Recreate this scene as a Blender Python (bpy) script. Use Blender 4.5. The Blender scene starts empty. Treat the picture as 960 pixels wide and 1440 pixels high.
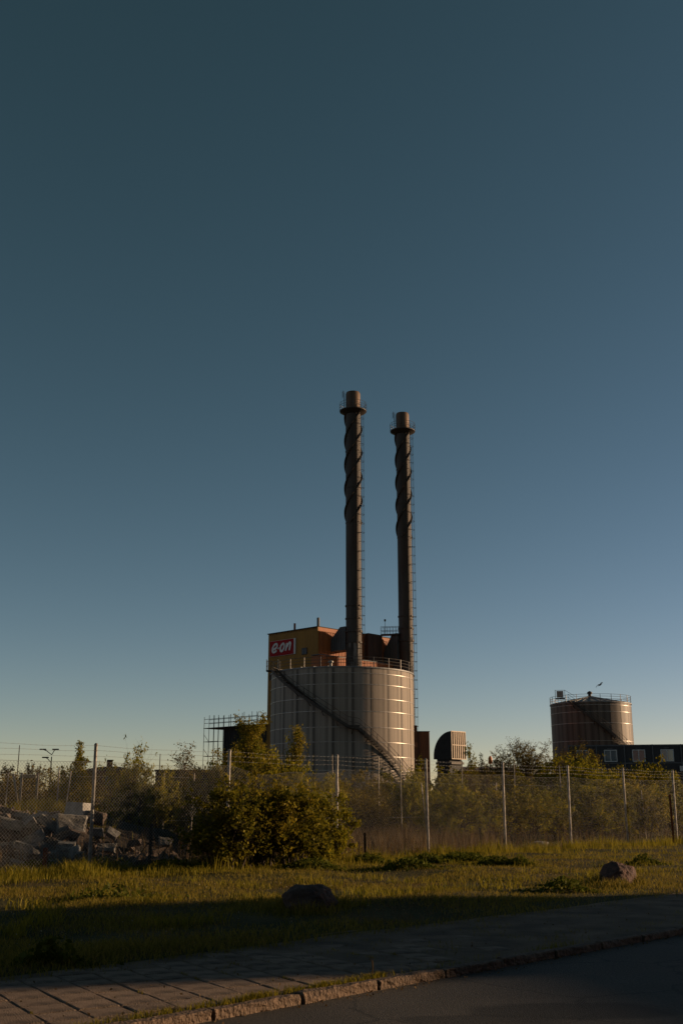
import bpy, bmesh, math, random
import numpy as np
from mathutils import Vector, Matrix, noise

# ------------------------------------------------------------------ camera, sky, sun, exposure
SC = bpy.context.scene
COL = SC.collection
PITCH = math.radians(15.29)
EYE = 1.6
FPX = 1500.0
CT, ST = math.cos(PITCH), math.sin(PITCH)

cam_data = bpy.data.cameras.new('camera')
cam = bpy.data.objects.new('camera', cam_data)
COL.objects.link(cam)
cam.location = (0, 0, EYE)
cam.rotation_euler = (math.radians(90) + PITCH, 0, 0)
cam_data.sensor_fit = 'AUTO'
cam_data.sensor_width = 36.0
cam_data.lens = 36.0 * FPX / 1440.0
cam_data.clip_start = 0.1
cam_data.clip_end = 6000
SC.camera = cam

SUN_AZ = math.radians(15.0)      # from +X towards +Y
SUN_EL = math.radians(11.0)
SUN_DIR = Vector((math.cos(SUN_EL) * math.cos(SUN_AZ), math.cos(SUN_EL) * math.sin(SUN_AZ), math.sin(SUN_EL)))

world = bpy.data.worlds.new('World')
SC.world = world
world.use_nodes = True
wn = world.node_tree
bg = wn.nodes['Background']
sky = wn.nodes.new('ShaderNodeTexSky')
sky.sky_type = 'NISHITA'
sky.sun_disc = False
sky.sun_elevation = SUN_EL
sky.sun_rotation = math.radians(90) - SUN_AZ
sky.altitude = 0
sky.air_density = 0.7
sky.dust_density = 0.1
sky.ozone_density = 1.0
# film grade of the whole sky: one gamma and gain per colour channel
sky_sep = wn.nodes.new('ShaderNodeSeparateColor')
sky_com = wn.nodes.new('ShaderNodeCombineColor')
wn.links.new(sky.outputs[0], sky_sep.inputs[0])
for ch, (g_, k_) in enumerate(((1.36, 0.96), (1.19, 0.975), (1.43, 0.595))):
    pw = wn.nodes.new('ShaderNodeMath'); pw.operation = 'POWER'; pw.inputs[1].default_value = g_
    ml = wn.nodes.new('ShaderNodeMath'); ml.operation = 'MULTIPLY'; ml.inputs[1].default_value = k_
    wn.links.new(sky_sep.outputs[ch], pw.inputs[0]); wn.links.new(pw.outputs[0], ml.inputs[0]); wn.links.new(ml.outputs[0], sky_com.inputs[ch])
wn.links.new(sky_com.outputs[0], bg.inputs[0])
bg.inputs[1].default_value = 0.05

sun_data = bpy.data.lights.new('sun', 'SUN')
sun_data.energy = 5.0
sun_data.angle = math.radians(0.53)
sun_data.color = (1.0, 0.70, 0.42)
sun = bpy.data.objects.new('sun', sun_data)
COL.objects.link(sun)
sun.rotation_euler = SUN_DIR.to_track_quat('Z', 'Y').to_euler()
sun.location = (60, 20, 40)

SC.view_settings.view_transform = 'Standard'
SC.view_settings.look = 'None'
SC.view_settings.gamma = 1.0
SC.view_settings.exposure = 0.25
SC.view_settings.use_curve_mapping = False
SC.render.engine = 'CYCLES'
SC.cycles.max_bounces = 6
SC.cycles.diffuse_bounces = 3
SC.cycles.glossy_bounces = 3
SC.cycles.transmission_bounces = 4
SC.cycles.transparent_max_bounces = 8

# ------------------------------------------------------------------ survey helpers (camera geometry to metres)
def X_at(px, Y, Z=EYE):
    return (px - 480.0) / FPX * (Y * CT + (Z - EYE) * ST)
def Z_at(py, Y):
    return math.tan(PITCH - math.atan((py - 720.0) / FPX)) * Y + EYE
def ground_at(px, py):
    Y = EYE / math.tan(math.atan((py - 720.0) / FPX) - PITCH)
    return X_at(px, Y, 0.0), Y

# the street grid: kerb, fence and power house all run along E1
GRID = math.radians(46.4)
E1 = Vector((math.cos(GRID), math.sin(GRID), 0))
E2 = Vector((-math.sin(GRID), math.cos(GRID), 0))
K0 = Vector((0.76, 11.19, 0))
def st_of(x, y):
    dx, dy = x - K0.x, y - K0.y
    return dx * E1.x + dy * E1.y, dx * E2.x + dy * E2.y

# ------------------------------------------------------------------ object helpers
def tag(o, label=None, cat=None, group=None, kind=None):
    if label: o['label'] = label
    if cat: o['category'] = cat
    if group: o['group'] = group
    if kind: o['kind'] = kind
    return o
def empty(name, loc=(0, 0, 0), rz=0.0, label=None, cat=None, group=None):
    o = bpy.data.objects.new(name, None)
    COL.objects.link(o)
    o.location = loc
    o.rotation_euler = (0, 0, rz)
    o.empty_display_size = 0.2
    return tag(o, label, cat, group)
def link(name, mesh, parent=None, loc=(0, 0, 0), rot=(0, 0, 0), scale=(1, 1, 1)):
    o = bpy.data.objects.new(name, mesh)
    COL.objects.link(o)
    o.parent = parent
    o.location = loc
    o.rotation_euler = rot
    o.scale = scale
    return o

class MB:
    def __init__(s):
        s.v, s.f = [], []
    def add(s, vs, fs):
        n = len(s.v)
        s.v += [tuple(p) for p in vs]
        s.f += [tuple(i + n for i in q) for q in fs]
        return s
    def box(s, x0, x1, y0, y1, z0, z1):
        return s.add([(x0, y0, z0), (x1, y0, z0), (x1, y1, z0), (x0, y1, z0), (x0, y0, z1), (x1, y0, z1), (x1, y1, z1), (x0, y1, z1)],
                     [(3, 2, 1, 0), (4, 5, 6, 7), (0, 1, 5, 4), (1, 2, 6, 5), (2, 3, 7, 6), (3, 0, 4, 7)])
    def bar(s, a, b, w, h=None, up=(0, 0, 1)):
        a, b = Vector(a), Vector(b)
        h = w if h is None else h
        d = (b - a).normalized()
        u = Vector(up)
        if abs(d.dot(u)) > 0.98: u = Vector((1, 0, 0))
        x = d.cross(u).normalized() * w / 2
        y = x.cross(d).normalized() * h / 2
        vs = [a - x - y, a + x - y, a + x + y, a - x + y, b - x - y, b + x - y, b + x + y, b - x + y]
        return s.add(vs, [(0, 1, 2, 3), (7, 6, 5, 4), (1, 0, 4, 5), (2, 1, 5, 6), (3, 2, 6, 7), (0, 3, 7, 4)])
    def tube(s, pts, r, n=6, caps=True, closed=False):
        pts = [Vector(p) for p in pts]
        rs = r if isinstance(r, (list, tuple)) else [r] * len(pts)
        m = len(pts)
        vs = []
        ref = None
        for i, p in enumerate(pts):
            if closed: d = pts[(i + 1) % m] - pts[i - 1]
            else: d = pts[min(i + 1, m - 1)] - pts[max(i - 1, 0)]
            d.normalize()
            if ref is None or abs(ref.dot(d)) > 0.95:
                ref = Vector((0, 0, 1)) if abs(d.z) < 0.9 else Vector((1, 0, 0))
            x = d.cross(ref).normalized()
            y = x.cross(d)
            for k in range(n):
                a = 2 * math.pi * k / n
                vs.append(p + (x * math.cos(a) + y * math.sin(a)) * rs[i])
        fs = []
        for i in range(m if closed else m - 1):
            j = (i + 1) % m
            for k in range(n):
                l = (k + 1) % n
                fs.append((i * n + k, i * n + l, j * n + l, j * n + k))
        if caps and not closed:
            fs.append(tuple(range(n))[::-1])
            fs.append(tuple((m - 1) * n + k for k in range(n)))
        return s.add(vs, fs)
    def lathe(s, prof, n=32, cap0=True, cap1=True, c=(0, 0, 0)):
        vs, fs = [], []
        for r, z in prof:
            for k in range(n):
                a = 2 * math.pi * k / n
                vs.append((c[0] + r * math.cos(a), c[1] + r * math.sin(a), c[2] + z))
        for i in range(len(prof) - 1):
            for k in range(n):
                l = (k + 1) % n
                fs.append((i * n + k, i * n + l, (i + 1) * n + l, (i + 1) * n + k))
        if cap0: fs.append(tuple(range(n))[::-1])
        if cap1: fs.append(tuple((len(prof) - 1) * n + k for k in range(n)))
        return s.add(vs, fs)
    def prism(s, poly, axis, a, b):
        # poly of (u, v); axis 0: u=y v=z extruded in x; 1: u=x v=z along y; 2: u=x v=y along z
        def P(u, v, w):
            return ((w, u, v), (u, w, v), (u, v, w))[axis]
        n = len(poly)
        vs = [P(u, v, a) for u, v in poly] + [P(u, v, b) for u, v in poly]
        fs = [tuple(range(n)), tuple(range(2 * n - 1, n - 1, -1))]
        for i in range(n):
            j = (i + 1) % n
            fs.append((i, n + i, n + j, j))
        return s.add(vs, fs)
    def mesh(s, name, mat, smooth=False):
        me = bpy.data.meshes.new(name)
        me.from_pydata(s.v, [], s.f)
        bm = bmesh.new(); bm.from_mesh(me)
        bmesh.ops.recalc_face_normals(bm, faces=bm.faces)
        bm.to_mesh(me); bm.free()
        me.materials.append(mat)
        if smooth:
            me.polygons.foreach_set('use_smooth', [True] * len(me.polygons))
            me.set_sharp_from_angle(angle=math.radians(40))
        me.update()
        return me
    def build(s, name, mat, parent=None, smooth=False, **kw):
        return link(name, s.mesh(name, mat, smooth), parent, **kw)

def fast_mesh(name, verts, faces, mat, k):
    me = bpy.data.meshes.new(name)
    nv, nf = len(verts), len(faces)
    me.vertices.add(nv)
    me.vertices.foreach_set('co', np.asarray(verts, dtype=np.float32).ravel())
    me.loops.add(nf * k)
    me.loops.foreach_set('vertex_index', np.asarray(faces, dtype=np.int32).ravel())
    me.polygons.add(nf)
    me.polygons.foreach_set('loop_start', np.arange(0, nf * k, k, dtype=np.int32))
    me.materials.append(mat)
    me.update(calc_edges=True)
    me.validate()
    return me

# ------------------------------------------------------------------ materials
def nmat(name):
    m = bpy.data.materials.new(name)
    m.use_nodes = True
    return m, m.node_tree, m.node_tree.nodes['Principled BSDF']
def surf(name, c1, c2=None, scale=3.0, rough=0.7, metal=0.0, bump=0.0, stretch=(1, 1, 1), rand=0.0, detail=6.0,
         lo=0.35, hi=0.65, c3=None, scale3=1.0, stretch3=(1, 1, 1), lo3=0.55, hi3=0.7, bscale=None, spec=0.22):
    m, nt, b = nmat(name)
    N, L = nt.nodes, nt.links
    tc = N.new('ShaderNodeTexCoord')
    def noise_fac(sc, st, lo, hi, det):
        mp = N.new('ShaderNodeMapping'); mp.inputs['Scale'].default_value = st
        L.new(tc.outputs['Object'], mp.inputs['Vector'])
        nz = N.new('ShaderNodeTexNoise'); nz.inputs['Scale'].default_value = sc; nz.inputs['Detail'].default_value = det
        L.new(mp.outputs[0], nz.inputs['Vector'])
        mr = N.new('ShaderNodeMapRange'); mr.inputs[1].default_value = lo; mr.inputs[2].default_value = hi
        L.new(nz.outputs['Fac'], mr.inputs[0])
        return mr.outputs[0], nz.outputs['Fac']
    out = None
    col = N.new('ShaderNodeRGB'); col.outputs[0].default_value = (*c1, 1); out = col.outputs[0]
    raw = None
    if c2 is not None:
        f, raw = noise_fac(scale, stretch, lo, hi, detail)
        mx = N.new('ShaderNodeMix'); mx.data_type = 'RGBA'
        L.new(f, mx.inputs[0]); L.new(out, mx.inputs[6]); mx.inputs[7].default_value = (*c2, 1)
        out = mx.outputs[2]
    if c3 is not None:
        f, _ = noise_fac(scale3, stretch3, lo3, hi3, 5)
        mx = N.new('ShaderNodeMix'); mx.data_type = 'RGBA'
        L.new(f, mx.inputs[0]); L.new(out, mx.inputs[6]); mx.inputs[7].default_value = (*c3, 1)
        out = mx.outputs[2]
    if rand > 0:
        oi = N.new('ShaderNodeObjectInfo')
        mr = N.new('ShaderNodeMapRange'); mr.inputs[3].default_value = 1 - rand; mr.inputs[4].default_value = 1 + rand
        L.new(oi.outputs['Random'], mr.inputs[0])
        hs = N.new('ShaderNodeHueSaturation'); L.new(mr.outputs[0], hs.inputs['Value']); L.new(out, hs.inputs['Color'])
        out = hs.outputs[0]
    L.new(out, b.inputs['Base Color'])
    b.inputs['Roughness'].default_value = rough
    b.inputs['Metallic'].default_value = metal
    b.inputs['Specular IOR Level'].default_value = spec
    if bump > 0:
        _, raw = noise_fac(bscale or scale * 3, stretch, 0, 1, 8)
        bp = N.new('ShaderNodeBump'); bp.inputs['Strength'].default_value = bump; bp.inputs['Distance'].default_value = 0.05
        L.new(raw, bp.inputs['Height']); L.new(bp.outputs[0], b.inputs['Normal'])
    return m
def leafmat(name, c1, c2, trans=0.35):
    m = bpy.data.materials.new(name); m.use_nodes = True
    nt = m.node_tree; N, L = nt.nodes, nt.links
    N.remove(N['Principled BSDF'])
    g = N.new('ShaderNodeNewGeometry')
    mx = N.new('ShaderNodeMix'); mx.data_type = 'RGBA'
    L.new(g.outputs['Random Per Island'], mx.inputs[0])
    mx.inputs[6].default_value = (*c1, 1); mx.inputs[7].default_value = (*c2, 1)
    d = N.new('ShaderNodeBsdfDiffuse'); t = N.new('ShaderNodeBsdfTranslucent'); gl = N.new('ShaderNodeBsdfGlossy')
    gl.inputs['Roughness'].default_value = 0.45
    L.new(mx.outputs[2], d.inputs[0]); L.new(mx.outputs[2], t.inputs[0])
    gl.inputs[0].default_value = (0.45, 0.42, 0.25, 1)
    s1 = N.new('ShaderNodeMixShader'); s1.inputs[0].default_value = trans
    L.new(d.outputs[0], s1.inputs[1]); L.new(t.outputs[0], s1.inputs[2])
    s2 = N.new('ShaderNodeMixShader'); s2.inputs[0].default_value = 0.012
    L.new(s1.outputs[0], s2.inputs[1]); L.new(gl.outputs[0], s2.inputs[2])
    L.new(s2.outputs[0], N['Material Output'].inputs[0])
    return m

M = {}
M['clad'] = surf('tank_cladding', (0.30, 0.248, 0.198), (0.19, 0.152, 0.120), 1.3, 0.68, 0.03, 0.10, (1.4, 1.4, 0.07), 0.14, c3=(0.040, 0.031, 0.025), scale3=0.75, stretch3=(1.9, 1.9, 0.03), lo3=0.49, hi3=0.74, bscale=5)
M['clad_dark'] = surf('rusty_tank_cladding', (0.125, 0.098, 0.078), (0.072, 0.055, 0.044), 1.3, 0.55, 0.15, 0.10, (1.4, 1.4, 0.07), 0.14, c3=(0.032, 0.024, 0.02), scale3=0.9, stretch3=(2.0, 2.0, 0.04), lo3=0.54, hi3=0.74, bscale=5)
M['core'] = surf('seam_backing', (0.024, 0.022, 0.020), None, rough=0.9)
M['band'] = surf('hoop_steel', (0.40, 0.37, 0.33), (0.24, 0.21, 0.185), 4, 0.36, 0.6)
M['roofsheet'] = surf('roof_sheet', (0.208, 0.200, 0.192), (0.136, 0.128, 0.120), 1.5, 0.55, 0.2, 0.05)
M['galv'] = surf('galvanised_steel', (0.320, 0.296, 0.264), (0.136, 0.120, 0.104), 9, 0.55, 0.3, 0.0, (1, 1, 0.6), 0.08)
M['wire'] = surf('galvanised_wire', (0.320, 0.308, 0.288), (0.224, 0.212, 0.192), 3, 0.55, 0.4)
M['darksteel'] = surf('dark_steel', (0.044, 0.038, 0.034), (0.068, 0.052, 0.040), 4, 0.6, 0.4)
M['grating'] = surf('stair_steel', (0.048, 0.041, 0.036), (0.075, 0.060, 0.048), 4, 0.6, 0.4)
M['rail'] = surf('handrail_steel', (0.136, 0.124, 0.112), (0.088, 0.076, 0.068), 4, 0.5, 0.5)
M['stack'] = surf('stack_steel', (0.066, 0.052, 0.042), (0.036, 0.029, 0.024), 1.5, 0.6, 0.25, 0.08, (1.2, 1.2, 0.08), c3=(0.060, 0.036, 0.024), scale3=0.7, stretch3=(1, 1, 0.2))
M['stack_low'] = surf('weathered_stack_steel', (0.076, 0.060, 0.050), (0.032, 0.025, 0.021), 1.3, 0.7, 0.15, 0.1, (1.5, 1.5, 0.22), c3=(0.200, 0.180, 0.160), scale3=1.1, stretch3=(1.5, 1.5, 0.3), lo3=0.53, hi3=0.68)
M['stackcap'] = surf('stack_tip_steel', (0.144, 0.092, 0.058), (0.080, 0.051, 0.034), 1.6, 0.5, 0.35, 0.05, (1.2, 1.2, 0.2))
M['yellow'] = surf('ochre_facade', (0.280, 0.134, 0.019), (0.232, 0.110, 0.016), 0.8, 0.6, 0.0, 0.0, (1, 1, 0.2))
M['orange'] = surf('orange_brown_cladding', (0.368, 0.116, 0.034), (0.280, 0.084, 0.024), 1.2, 0.6, 0.0, 0.0, (1, 1, 0.12), c3=(0.176, 0.064, 0.028), scale3=0.8, stretch3=(1.5, 1.5, 0.1), lo3=0.58, hi3=0.75)
M['brown'] = surf('dark_brown_cladding', (0.068, 0.036, 0.022), (0.044, 0.024, 0.016), 1.2, 0.65, 0.0, 0.0, (1, 1, 0.12))
M['redbrown'] = surf('red_brown_cladding', (0.136, 0.068, 0.044), (0.096, 0.048, 0.032), 1.2, 0.65, 0.0, 0.0, (1, 1, 0.12))
M['flue'] = surf('grey_flue_cladding', (0.108, 0.108, 0.108), (0.076, 0.076, 0.077), 1.5, 0.6, 0.2, 0.0, (1, 1, 0.15))
M['black'] = surf('black_sheet', (0.018, 0.016, 0.014), (0.028, 0.024, 0.021), 1.5, 0.7)
M['shed'] = surf('dark_shed_cladding', (0.030, 0.027, 0.024), (0.021, 0.018, 0.016), 0.8, 0.7, 0, 0, (1, 1, 0.2))
M['fascia'] = surf('grey_fascia', (0.128, 0.124, 0.120), (0.088, 0.084, 0.080), 1, 0.6)
M['red'] = surf('sign_red', (0.304, 0.007, 0.010), (0.256, 0.006, 0.009), 0.8, 0.6, spec=0.1)
M['white'] = surf('sign_white', (0.576, 0.560, 0.528), (0.496, 0.480, 0.448), 1.5, 0.5)
M['louver'] = surf('pale_louver_steel', (0.272, 0.208, 0.152), (0.192, 0.144, 0.104), 2, 0.5, 0.2)
M['module'] = surf('charcoal_module_cladding', (0.044, 0.042, 0.043), (0.032, 0.031, 0.032), 1, 0.6, 0.0, 0, (3, 3, 0.1))
M['modframe'] = surf('grey_module_frame', (0.120, 0.120, 0.124), (0.088, 0.088, 0.092), 2, 0.5, 0.2)
M['winframe'] = surf('white_window_frame', (0.480, 0.480, 0.464), None, rough=0.4)
M['concrete'] = surf('broken_concrete', (0.21, 0.195, 0.175), (0.11, 0.10, 0.088), 3, 0.9, 0, 0.5, rand=0.25)
M['brickrock'] = surf('reddish_rubble', (0.152, 0.112, 0.086), (0.076, 0.056, 0.044), 4, 0.9, 0, 0.5, rand=0.25)
M['whitewash'] = surf('whitewashed_concrete', (0.320, 0.304, 0.280), (0.216, 0.200, 0.180), 3, 0.85, 0, 0.3)
M['rust'] = surf('rust', (0.208, 0.068, 0.024), (0.120, 0.036, 0.014), 9, 0.85, 0, 0.3)
M['darkpost'] = surf('dark_weathered_wood', (0.040, 0.029, 0.021), (0.024, 0.018, 0.014), 8, 0.9, 0, 0.3, (1, 1, 0.2))
M['stake'] = surf('pale_stake_steel', (0.304, 0.264, 0.216), (0.136, 0.112, 0.088), 10, 0.6, 0.3, 0, (1, 1, 0.4))
M['plank'] = surf('bare_timber', (0.336, 0.232, 0.136), (0.256, 0.168, 0.096), 6, 0.8, 0, 0.1, (0.3, 1, 1))
M['granite'] = surf('kerb_granite', (0.165, 0.108, 0.072), (0.07, 0.047, 0.033), 14, 0.85, 0, 0.9, rand=0.12, bscale=30)
M['slab'] = surf('concrete_paving', (0.225, 0.158, 0.112), (0.145, 0.100, 0.070), 5, 0.9, 0, 0.7, rand=0.12, bscale=60, c3=(0.068, 0.050, 0.038), scale3=2.2)
M['joint'] = surf('paving_bed_soil', (0.175, 0.120, 0.080), (0.080, 0.056, 0.038), 1.8, 0.95, 0, 1.0, bscale=28)
M['boulder'] = surf('granite_boulder', (0.100, 0.066, 0.051), (0.056, 0.037, 0.030), 5, 0.85, 0, 0.8, bscale=18)
M['redboulder'] = surf('reddish_boulder', (0.120, 0.062, 0.046), (0.056, 0.032, 0.026), 5, 0.85, 0, 0.8, bscale=18)
M['soil'] = surf('dark_soil', (0.048, 0.036, 0.026), (0.028, 0.022, 0.016), 2.5, 0.95, 0, 0.8)
M['bark'] = surf('brown_bark', (0.060, 0.042, 0.027), (0.034, 0.025, 0.017), 14, 0.9, 0, 0.3)
M['birchbark'] = surf('pale_birch_bark', (0.216, 0.168, 0.124), (0.072, 0.054, 0.040), 9, 0.8, 0, 0.1, (0.6, 0.6, 2))
M['darkroof'] = surf('dark_roof', (0.040, 0.032, 0.028), (0.028, 0.022, 0.020), 1, 0.8)
M['brickwall'] = surf('brown_brick_wall', (0.120, 0.068, 0.048), (0.088, 0.048, 0.036), 3, 0.9)
M['lightwall'] = surf('pale_render_wall', (0.360, 0.344, 0.320), (0.304, 0.288, 0.264), 0.7, 0.9)
M['orangeplastic'] = surf('orange_plastic', (0.480, 0.128, 0.024), None, rough=0.5)
M['gull'] = surf('grey_feathers', (0.176, 0.168, 0.164), (0.112, 0.108, 0.104), 6, 0.8)
M['leaf_willow'] = leafmat('willow_leaf', (0.32, 0.25, 0.018), (0.085, 0.095, 0.010), 0.42)
M['leaf_birch'] = leafmat('birch_leaf', (0.31, 0.225, 0.020), (0.09, 0.088, 0.011), 0.38)
M['leaf_dark'] = leafmat('bramble_leaf', (0.20, 0.158, 0.014), (0.058, 0.062, 0.008), 0.36)
M['leaf_brown'] = leafmat('bud_leaf', (0.19, 0.135, 0.026), (0.075, 0.060, 0.013), 0.34)
M['grass'] = leafmat('lawn_blade', (0.29, 0.205, 0.040), (0.12, 0.104, 0.014), 0.42)
M['tallgrass'] = leafmat('tall_grass_blade', (0.27, 0.205, 0.022), (0.115, 0.108, 0.013), 0.45)
M['drygrass'] = leafmat('dry_grass_stalk', (0.20, 0.125, 0.062), (0.10, 0.065, 0.032), 0.25)
M['weed'] = leafmat('weed_leaf', (0.10, 0.105, 0.014), (0.045, 0.055, 0.009), 0.35)
M['seedhead'] = leafmat('seedhead', (0.36, 0.30, 0.20), (0.20, 0.15, 0.09), 0.3)

def glass(name, c, rough):
    m, nt, b = nmat(name)
    b.inputs['Base Color'].default_value = (*c, 1)
    b.inputs['Roughness'].default_value = rough
    b.inputs['Specular IOR Level'].default_value = 0.9
    b.inputs['Metallic'].default_value = 0.0
    b.inputs['Coat Weight'].default_value = 1.0
    b.inputs['Coat Roughness'].default_value = 0.02
    return m
M['glass'] = glass('window_glass', (0.10, 0.13, 0.14), 0.08)
M['blind'] = glass('glass_with_blind', (0.17, 0.20, 0.20), 0.15)
M['darkglass'] = surf('dark_glass', (0.015, 0.016, 0.016), None, rough=0.25)

# lawn ground
def lawn_material():
    m, nt, b = nmat('lawn_soil')
    N, L = nt.nodes, nt.links
    g = N.new('ShaderNodeNewGeometry')
    n1 = N.new('ShaderNodeTexNoise'); n1.inputs['Scale'].default_value = 0.55; n1.inputs['Detail'].default_value = 8
    n2 = N.new('ShaderNodeTexNoise'); n2.inputs['Scale'].default_value = 18; n2.inputs['Detail'].default_value = 8
    L.new(g.outputs['Position'], n1.inputs['Vector']); L.new(g.outputs['Position'], n2.inputs['Vector'])
    r1 = N.new('ShaderNodeValToRGB'); r1.color_ramp.elements[0].position = 0.38; r1.color_ramp.elements[0].color = (0.040, 0.042, 0.010, 1)
    r1.color_ramp.elements[1].position = 0.66; r1.color_ramp.elements[1].color = (0.105, 0.078, 0.028, 1)
    L.new(n1.outputs['Fac'], r1.inputs[0])
    mx = N.new('ShaderNodeMix'); mx.data_type = 'RGBA'; mx.blend_type = 'MULTIPLY'; mx.inputs[0].default_value = 0.7
    r2 = N.new('ShaderNodeValToRGB'); r2.color_ramp.elements[0].position = 0.3; r2.color_ramp.elements[0].color = (0.4, 0.4, 0.4, 1); r2.color_ramp.elements[1].position = 0.7
    L.new(n2.outputs['Fac'], r2.inputs[0]); L.new(r1.outputs[0], mx.inputs[6]); L.new(r2.outputs[0], mx.inputs[7])
    L.new(mx.outputs[2], b.inputs['Base Color'])
    b.inputs['Roughness'].default_value = 0.95; b.inputs['Specular IOR Level'].default_value = 0.1
    bp = N.new('ShaderNodeBump'); bp.inputs['Strength'].default_value = 0.8; bp.inputs['Distance'].default_value = 0.06
    L.new(n2.outputs['Fac'], bp.inputs['Height']); L.new(bp.outputs[0], b.inputs['Normal'])
    return m
M['lawn'] = lawn_material()

def asphalt_material():
    m, nt, b = nmat('worn_asphalt')
    N, L = nt.nodes, nt.links
    g = N.new('ShaderNodeNewGeometry')
    def nz(sc, det=6):
        n = N.new('ShaderNodeTexNoise'); n.inputs['Scale'].default_value = sc; n.inputs['Detail'].default_value = det
        L.new(g.outputs['Position'], n.inputs['Vector']); return n.outputs['Fac']
    big, fine = nz(0.9), nz(38, 4)
    vo = N.new('ShaderNodeTexVoronoi'); vo.inputs['Scale'].default_value = 85
    L.new(g.outputs['Position'], vo.inputs['Vector'])
    r1 = N.new('ShaderNodeValToRGB'); r1.color_ramp.elements[0].position = 0.35; r1.color_ramp.elements[0].color = (0.046, 0.039, 0.033, 1)
    r1.color_ramp.elements[1].position = 0.7; r1.color_ramp.elements[1].color = (0.066, 0.056, 0.047, 1)
    L.new(big, r1.inputs[0])
    r2 = N.new('ShaderNodeValToRGB'); r2.color_ramp.elements[0].position = 0.35; r2.color_ramp.elements[0].color = (0.5, 0.5, 0.5, 1)
    r2.color_ramp.elements[1].position = 0.68; r2.color_ramp.elements[1].color = (1.35, 1.32, 1.28, 1)
    L.new(fine, r2.inputs[0])
    mx = N.new('ShaderNodeMix'); mx.data_type = 'RGBA'; mx.blend_type = 'MULTIPLY'; mx.inputs[0].default_value = 1
    L.new(r1.outputs[0], mx.inputs[6]); L.new(r2.outputs[0], mx.inputs[7])
    out = mx.outputs[2]
    cr = N.new('ShaderNodeTexVoronoi'); cr.feature = 'DISTANCE_TO_EDGE'; cr.inputs['Scale'].default_value = 0.55
    wp = N.new('ShaderNodeVectorMath'); wp.operation = 'MULTIPLY_ADD'; wp.inputs[1].default_value = (0.5, 0.5, 0.0)
    wnz = N.new('ShaderNodeTexNoise'); wnz.inputs['Scale'].default_value = 2.5; wnz.inputs['Detail'].default_value = 6; L.new(g.outputs['Position'], wnz.inputs['Vector'])
    L.new(wnz.outputs['Color'], wp.inputs[0]); L.new(g.outputs['Position'], wp.inputs[2]); L.new(wp.outputs[0], cr.inputs['Vector'])
    cm = N.new('ShaderNodeMapRange'); cm.inputs[1].default_value = 0.004; cm.inputs[2].default_value = 0.014; cm.inputs[3].default_value = 0.45; cm.inputs[4].default_value = 1.0
    L.new(cr.outputs['Distance'], cm.inputs[0])
    hc = N.new('ShaderNodeHueSaturation'); L.new(cm.outputs[0], hc.inputs['Value']); L.new(out, hc.inputs['Color']); out = hc.outputs[0]
    # soft-edged dark ellipses with noisy outlines
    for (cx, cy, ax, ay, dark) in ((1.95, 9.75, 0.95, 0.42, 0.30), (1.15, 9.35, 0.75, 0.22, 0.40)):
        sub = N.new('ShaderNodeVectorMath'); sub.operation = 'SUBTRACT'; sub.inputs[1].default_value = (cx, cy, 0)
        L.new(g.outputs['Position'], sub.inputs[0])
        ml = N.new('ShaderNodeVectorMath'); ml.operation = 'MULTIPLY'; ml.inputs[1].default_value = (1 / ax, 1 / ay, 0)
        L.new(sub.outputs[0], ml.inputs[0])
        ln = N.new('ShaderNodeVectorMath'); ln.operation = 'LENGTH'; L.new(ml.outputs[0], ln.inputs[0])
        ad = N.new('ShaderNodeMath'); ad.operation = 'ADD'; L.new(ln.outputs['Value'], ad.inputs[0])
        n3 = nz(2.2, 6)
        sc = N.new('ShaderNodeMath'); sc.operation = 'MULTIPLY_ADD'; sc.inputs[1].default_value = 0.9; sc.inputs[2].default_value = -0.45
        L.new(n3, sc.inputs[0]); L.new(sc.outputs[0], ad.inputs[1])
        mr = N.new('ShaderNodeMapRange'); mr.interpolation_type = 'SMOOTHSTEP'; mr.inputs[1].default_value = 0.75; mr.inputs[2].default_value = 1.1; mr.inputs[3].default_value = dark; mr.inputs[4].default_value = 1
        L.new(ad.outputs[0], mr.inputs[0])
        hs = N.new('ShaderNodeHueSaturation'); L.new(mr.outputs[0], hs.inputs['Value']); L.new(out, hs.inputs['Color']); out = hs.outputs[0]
    L.new(out, b.inputs['Base Color'])
    b.inputs['Roughness'].default_value = 0.85; b.inputs['Specular IOR Level'].default_value = 0.3
    bp = N.new('ShaderNodeBump'); bp.inputs['Strength'].default_value = 0.6; bp.inputs['Distance'].default_value = 0.008
    L.new(vo.outputs['Distance'], bp.inputs['Height']); L.new(bp.outputs[0], b.inputs['Normal'])
    return m
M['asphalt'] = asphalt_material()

# ------------------------------------------------------------------ ground, road, pavement, kerb
PAVE_W = 2.7
def lawn_height(x, y):
    s, t = st_of(x, y)
    h = 0.07 * noise.noise((x * 0.35, y * 0.35, 1.3)) + 0.035 * noise.noise((x * 1.1, y * 1.1, 7.7))
    f = min(1.0, max(0.0, (t - PAVE_W) / 2.5))
    far = 1.0 if t < 70 else 0.3
    return h * f * far - 0.012
def rubble_bump(x, y):
    # the heap of dirt behind the left of the fence
    dx, dy = x + 9.6, y - 34.2
    a = math.radians(30)
    u, v = dx * math.cos(a) + dy * math.sin(a), -dx * math.sin(a) + dy * math.cos(a)
    r = math.sqrt((u / 6.2) ** 2 + (v / 2.7) ** 2)
    return 1.35 * max(0.0, 1 - r ** 2.2) * (1 + 0.35 * noise.noise((x * 0.8, y * 0.8, 3))) if r < 1 else 0.0
sv = [-2500, -900, -300, -110, -60] + [(-30 + 0.6 * i) for i in range(151)] + [70, 90, 130, 300, 900, 2500]
tv = [PAVE_W, PAVE_W + 0.3] + [(PAVE_W + 0.6 * i) for i in range(1, 96)] + [70, 90, 130, 300, 900, 2500]
gv, gf = [], []
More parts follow.
